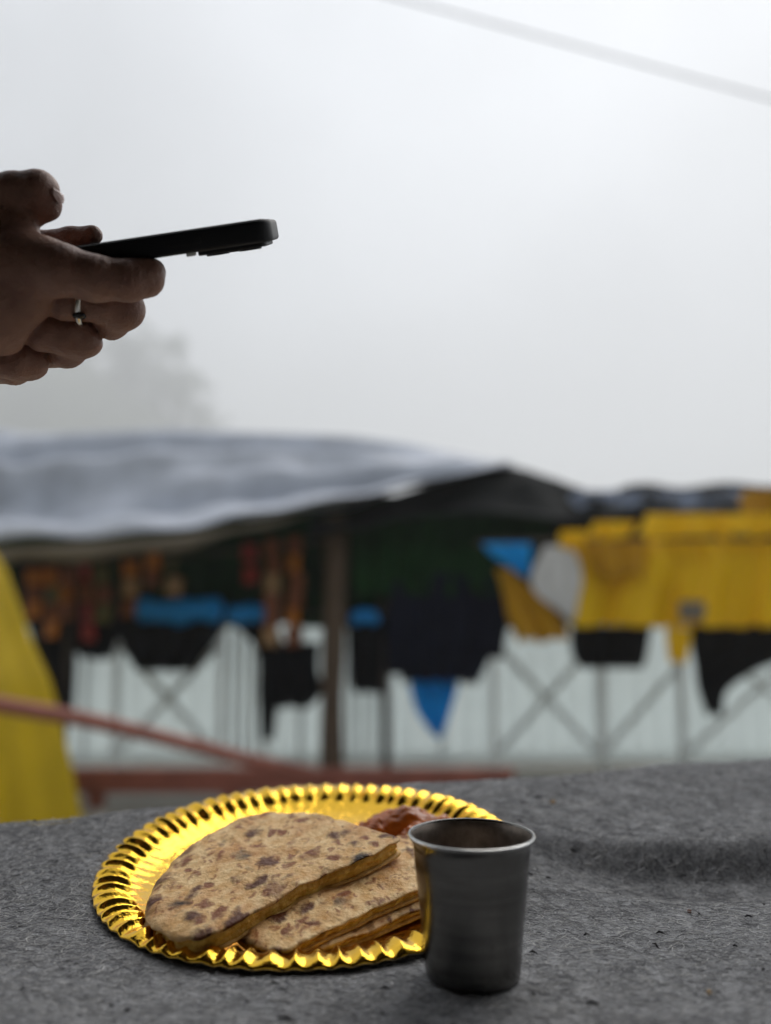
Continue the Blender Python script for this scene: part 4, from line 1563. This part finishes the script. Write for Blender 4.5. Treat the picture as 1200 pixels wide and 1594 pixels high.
M_nail = mat('fingernail', (.46, .28, .23), .22, var=.1, vscale=60, spec=.6)
for c_, d_, u_, hv_ in ((HP(86, 314, .000), HP(76, 338, .006) - HP(88, 312, .000), np.array([.75, -.6, .25]), Vt),):
    u_ = u_ / np.linalg.norm(u_)
    nv_, nf_ = nail(c_, d_, u_, .0058, .0052)
    for k in range(len(nv_)):                  # lay the nail on the fingertip
        rel = hv_ - nv_[k]
        up_ = rel @ u_
        side = np.linalg.norm(rel - up_[:, None] * u_, axis=1)
        ok_ = (side < .0022) & (np.abs(up_) < .012)
        if ok_.any():
            nv_[k] = nv_[k] + u_ * (up_[ok_].max() + .0003)
    thick(mesh('fingernail', nv_, nf_, M_nail, person), .0006)
# sleeves
sl = spline([HP(-330, 480, .012), HP(-460, 505, .015), HP(-640, 545, .02), HP(-900, 610, .03)], 26)
srad = np.linspace(112, 150, 26) * px_ * (1 + .05 * np.sin(np.linspace(0, 22, 26)))
M_sleeve = mat('dark jacket', (.02, .022, .028), .85, var=.3, vscale=30, bump=.3, bscale=200, bdist=.002)
thick(mesh('sleeve', *tube(sl, srad, 28, cap=False), M_sleeve, person), .004)
sl = spline([HP(-190, 424, .078), HP(-360, 440, .09), HP(-620, 500, .11), HP(-900, 570, .13)], 26)
thick(mesh('sleeve', *tube(sl, srad * .9, 28, cap=False), M_sleeve, person), .004)

# ------------------------------------------------------------------ phone
PY = .458
p1, p0 = P(422, 357.5, PY), P(160, 396.5, PY)
la = (p1 - p0) / np.linalg.norm(p1 - p0)
ray = P(300, 380, PY) - np.array([0, 0, CZ])
ray /= np.linalg.norm(ray)
wa = ray - (ray @ la) * la
wa /= np.linalg.norm(wa)
na_ = np.cross(la, wa)
if na_[2] < 0:
    na_ = -na_
PLn, PWd, PTh = .168, .080, .0122
pc = p1 - la * PLn / 2 + wa * PWd / 2            # centre of the phone


def slab(L, W, T, rc, re, c):
    """rounded slab in the phone's axes, centre c"""
    q = []
    for cx_, cy_, a0 in ((L / 2 - rc, W / 2 - rc, 0), (-L / 2 + rc, W / 2 - rc, 90), (-L / 2 + rc, -W / 2 + rc, 180), (L / 2 - rc, -W / 2 + rc, 270)):
        for a in np.linspace(a0, a0 + 90, 9):
            q.append((cx_, cy_, math.cos(R(a)), math.sin(R(a))))
    q = np.array(q)
    rings = []
    prof_ = [(-rc, -T / 2)] + [(-re + re * math.sin(t_), -T / 2 + re - re * math.cos(t_)) for t_ in np.linspace(0, math.pi / 2, 5)] \
        + [(-re + re * math.cos(t_), T / 2 - re + re * math.sin(t_)) for t_ in np.linspace(0, math.pi / 2, 5)] + [(-rc, T / 2)]
    for off, h in prof_:
        rings.append(c + (q[:, 0] + q[:, 2] * (rc + off))[:, None] * la + (q[:, 1] + q[:, 3] * (rc + off))[:, None] * wa + h * na_)
    V, F = grid(np.array(rings).transpose(1, 0, 2), closed_u=True)
    F = F.tolist()
    m_ = len(prof_)
    F.append([k * m_ for k in range(len(q))][::-1])
    F.append([k * m_ + m_ - 1 for k in range(len(q))])
    return V, F


M_case = mat('black phone case', (.008, .009, .012), .6, var=.2, vscale=80, bump=.1, bscale=900, bdist=.0005)
ph_ = thing('phone', pc - na_ * PTh / 2, 'black cased phone held level in the hands', 'phone')
mesh('case', *slab(PLn, PWd, PTh, .011, .0022, pc), M_case, ph_)
mesh('screen', *slab(PLn - .008, PWd - .008, .0006, .008, .0002, pc + na_ * (PTh / 2 + .0002)), mat('screen glass', (.006, .006, .008), .08, var=.1), ph_)
bl = .040
cb_ = pc + la * (PLn / 2 - .0045 - bl / 2) - na_ * (PTh / 2 + .0009)
bump_ = mesh('camera_bump', *slab(bl, PWd - .010, .0030, .006, .0008, cb_), M_case, ph_)
for i, (dl, dw) in enumerate(((-.010, -.018), (.009, -.018), (0, .008))):
    mesh('lens', *slab(.014, .014, .0016, .00699, .0005, cb_ + la * dl + wa * dw - na_ * .0018), mat('lens glass', (.01, .012, .02), .05), bump_)
mesh('pale_block', *slab(.0052, .006, .0022, .0012, .0006, pc + la * (PLn / 2 - .0475) - wa * (PWd / 2 - .0045) - na_ * (PTh / 2 + .0007)), mat('flash plastic', (.75, .76, .72), .3, var=.05), ph_)  # small pale block under the near edge, beside the camera bump
mesh('side_button', *slab(.018, .0012, .003, .0005, .0003, pc + la * .035 - wa * (PWd / 2 + .0002)), M_case, ph_)
